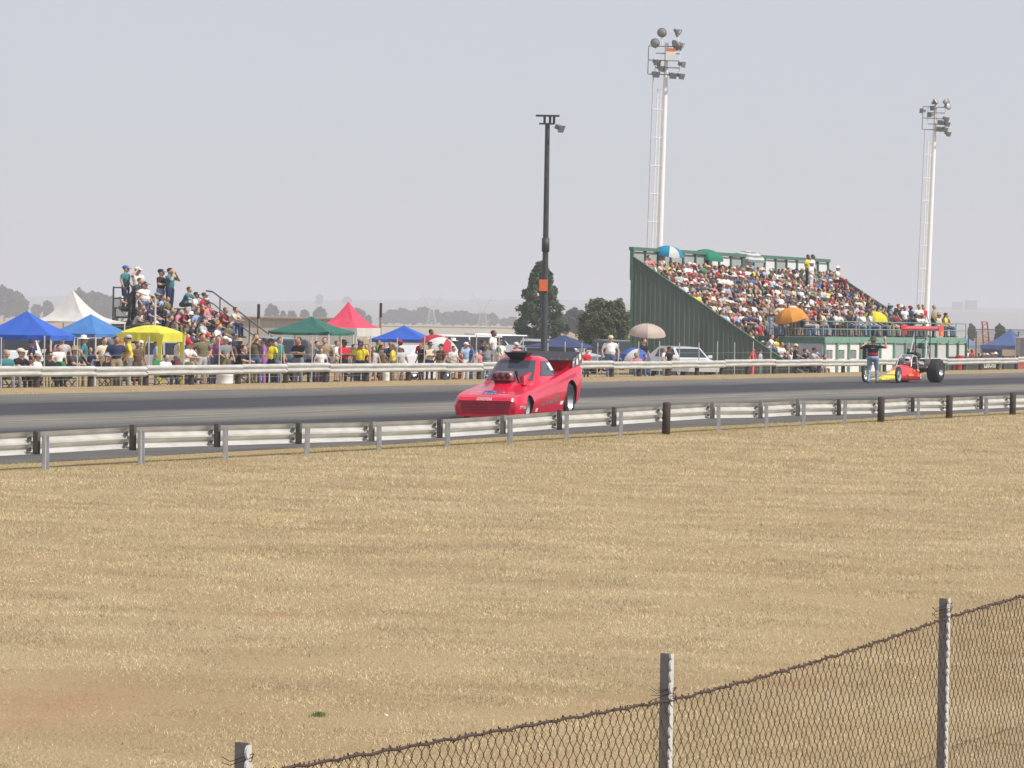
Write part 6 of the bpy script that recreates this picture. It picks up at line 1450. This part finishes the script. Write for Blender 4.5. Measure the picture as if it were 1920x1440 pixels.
for (po, sh, pa, sk, ha, hat, hc), P, rz, sc_ in rest:
    V, F, M_ = arr[po]; lut = np.array([pi(SKIN[sk]), pi(C(sh)), pi(C(pa)), pi(SHOE), pi(HAIR[ha]), pi(C(sh))]); push(V, F, lut[M_], P, rz, sc_)
    if hat:
        hV, hF = hatarr[hat]; h_ = HEADTOP[po]; push(hV + np.array([h_[0] - .01, h_[1], h_[2] - .055]), hF, np.full(len(hF), pi(C(hc))), P, rz, sc_)
V = np.concatenate(AV).astype(np.float32); F = np.concatenate(AF).astype(np.int32); M_ = np.concatenate(AM).astype(np.int32)
me = bpy.data.meshes.new('crowd'); me.vertices.add(len(V)); me.loops.add(F.size); me.polygons.add(len(F)); me.vertices.foreach_set('co', V.ravel()); me.loops.foreach_set('vertex_index', F.ravel()); me.polygons.foreach_set('loop_start', np.arange(0, F.size, 3, dtype=np.int32))
for m_ in pm_: me.materials.append(m_)
me.polygons.foreach_set('material_index', M_); me.polygons.foreach_set('use_smooth', [True] * len(F)); me.update(); me.validate()
link('crowd', me, kind='stuff', label='dense seated crowd filling the far part of the grandstand', cat='crowd')
# standing people picked out in the stand
for px, yt, v, po, sh, pa, hat, hc, sk, lab in ((1515, 477, 68.9, 'stand', 'yellow', 'black', None, '', 3, 'standing person in yellow at the top back of the grandstand'), (1524, 477, 68.9, 'stand', 'white', 'black', None, '', 3, 'standing person in white beside the yellow one at the stand top'), (1521, 490, 68.0, 'shorts', 'white', 'white', 'hat', 'white', 0, 'standing person in white shorts and hat near the stand top'), (1568, 499, 68.4, 'sit', 'white', 'maroon', 'hat', 'white', 0, 'person in white hat at the far upper end of the stand'),
        (1208, 478, 69.75, 'sit_fwd', 'pink', 'denim', None, '', 0, 'person in pink leaning forward at the top of the green end wall'), (1422, 562, 67, 'stand', 'light blue', 'grey', None, '', 0, 'standing person in pale blue left of the orange umbrella'), (1438, 592, 65.4, 'stand', 'grey', 'charcoal', None, '', 1, 'standing person in grey below the orange umbrella'), (1424, 602, 65.0, 'shorts', 'red', 'pale denim', None, '', 0, 'child in red standing at the stand foot'),
        (1513, 558, 66.5, 'stand', 'black', 'black', None, '', 3, 'standing person all in black right of the orange umbrella'), (1549, 572, 64.6, 'stout', 'khaki', 'olive', None, '', 0, 'stout standing person in khaki behind the terrace railing'), (1568, 540, 67.5, 'stand', 'black', 'black', None, '', 3, 'standing person in black in the stand centre')):
    u = colu(px, v, yt); P = RD(u, v, 0); zt_ = zat(px, yt, P.y); sc_ = .97; person(po, (P.x, P.y, zt_ - HEADTOP[po][2] * sc_), FACE_TRACK + rr.uniform(-.6, .2), sh, pa, sk, 0, hat, hc or 'white', sc_, lab, 'people standing in the grandstand')
# people on the lowest steps, between the green wall foot and the terrace side
for k, (px, yt) in enumerate([(1437, 626), (1446, 633), (1455, 630), (1463, 641), (1472, 646), (1481, 650), (1490, 645), (1499, 653), (1508, 657), (1517, 652), (1527, 660), (1538, 664)]):
    lk = look(); po, sh, pa, sk, ha, hat, hc = lk; d = ray(px, yt); kk = d.x / d.y; u = u0 + .45 + (k % 3) * .5; v = u * (SN - kk * CS) / (CS + kk * SN); Y = RD(u, v).y
    person(po, RD(u, v, zat(px, yt, Y) - HEADTOP[po][2] * .97), ROADZ + rr.uniform(-.5, .3), sh, pa, sk, ha, hat, hc, .97, 'person in %s%s on lowest steps by terrace side, %s down' % (sh, (' and %s %s' % (hc, 'cap' if hat == 'cap' else 'hat')) if hat else '', ORD[k]), 'people on the lowest grandstand steps')
# terrace people
TM = Matrix.Translation(tr.location) @ Matrix.Rotation(ROADZ, 4, 'Z'); y = .5; k = 0
while y < PL - .4:
    stand = rr.random() < .33; po = rr.choice(['stand', 'shorts', 'stand_long', 'stout', 'lean', 'binoculars']) if stand else rr.choice(['sit', 'sit_fwd', 'sit_long', 'sit_back', 'sit_shorts'])
    lk = look(); P = TM @ V3(-.75 - rr.uniform(0, .5), y, PH + (0 if stand else .42)); sh, pa, sk, ha, hat, hc = lk[1:]; k += 1
    person(po, P, ROADZ + rr.uniform(-.7, .4), sh, pa, sk, ha, hat, hc, .97, '%s person in %s%s, %s from terrace left end at railing' % ('standing' if stand else 'seated', sh, (' and %s %s' % (hc, 'cap' if hat == 'cap' else 'hat')) if hat else '', ORD[k - 1]), 'people along the terrace railing')
    if not stand:
        t = thing('camp_chair', 'camp chair of the %s person from the terrace left end' % ORD[k - 1], 'chair', (P.x, P.y, P.z - .42), ROADZ, 'camp chairs on the terrace')
        mb = MB(); mb.box((.02, 0, .40), (.44, .46, .03)); mb.build('seat', C(rr.choice(['navy', 'green', 'charcoal', 'red'])), t); mb = MB(); mb.box((-.24, 0, .66), (.03, .46, .46)); mb.build('backrest', C('navy'), t)
    y += rr.uniform(.75, 1.25)
row2 = []; y = 1.0
while y < PL - .6 and len(row2) < 28:
    lk = look(); P = TM @ V3(-2.1 - rr.uniform(0, 1.2), y, PH); sh, pa, sk, ha, hat, hc = lk[1:]; po = rr.choice(['stand', 'shorts', 'stand_long', 'hips', 'crossed'])
    person(po, P, ROADZ + rr.uniform(-.7, .4), sh, pa, sk, ha, hat, hc, rr.uniform(.85, 1), 'standing person in %s%s further back on terrace, %s along' % (sh, (' and %s %s' % (hc, 'cap' if hat == 'cap' else 'hat')) if hat else '', ORD[len(row2)]), 'people further back on the terrace'); row2.append(1)
    y += rr.uniform(.9, 1.5)
print('people', NPEOPLE[0], 'crowd', len(rest), 'tris', len(F))
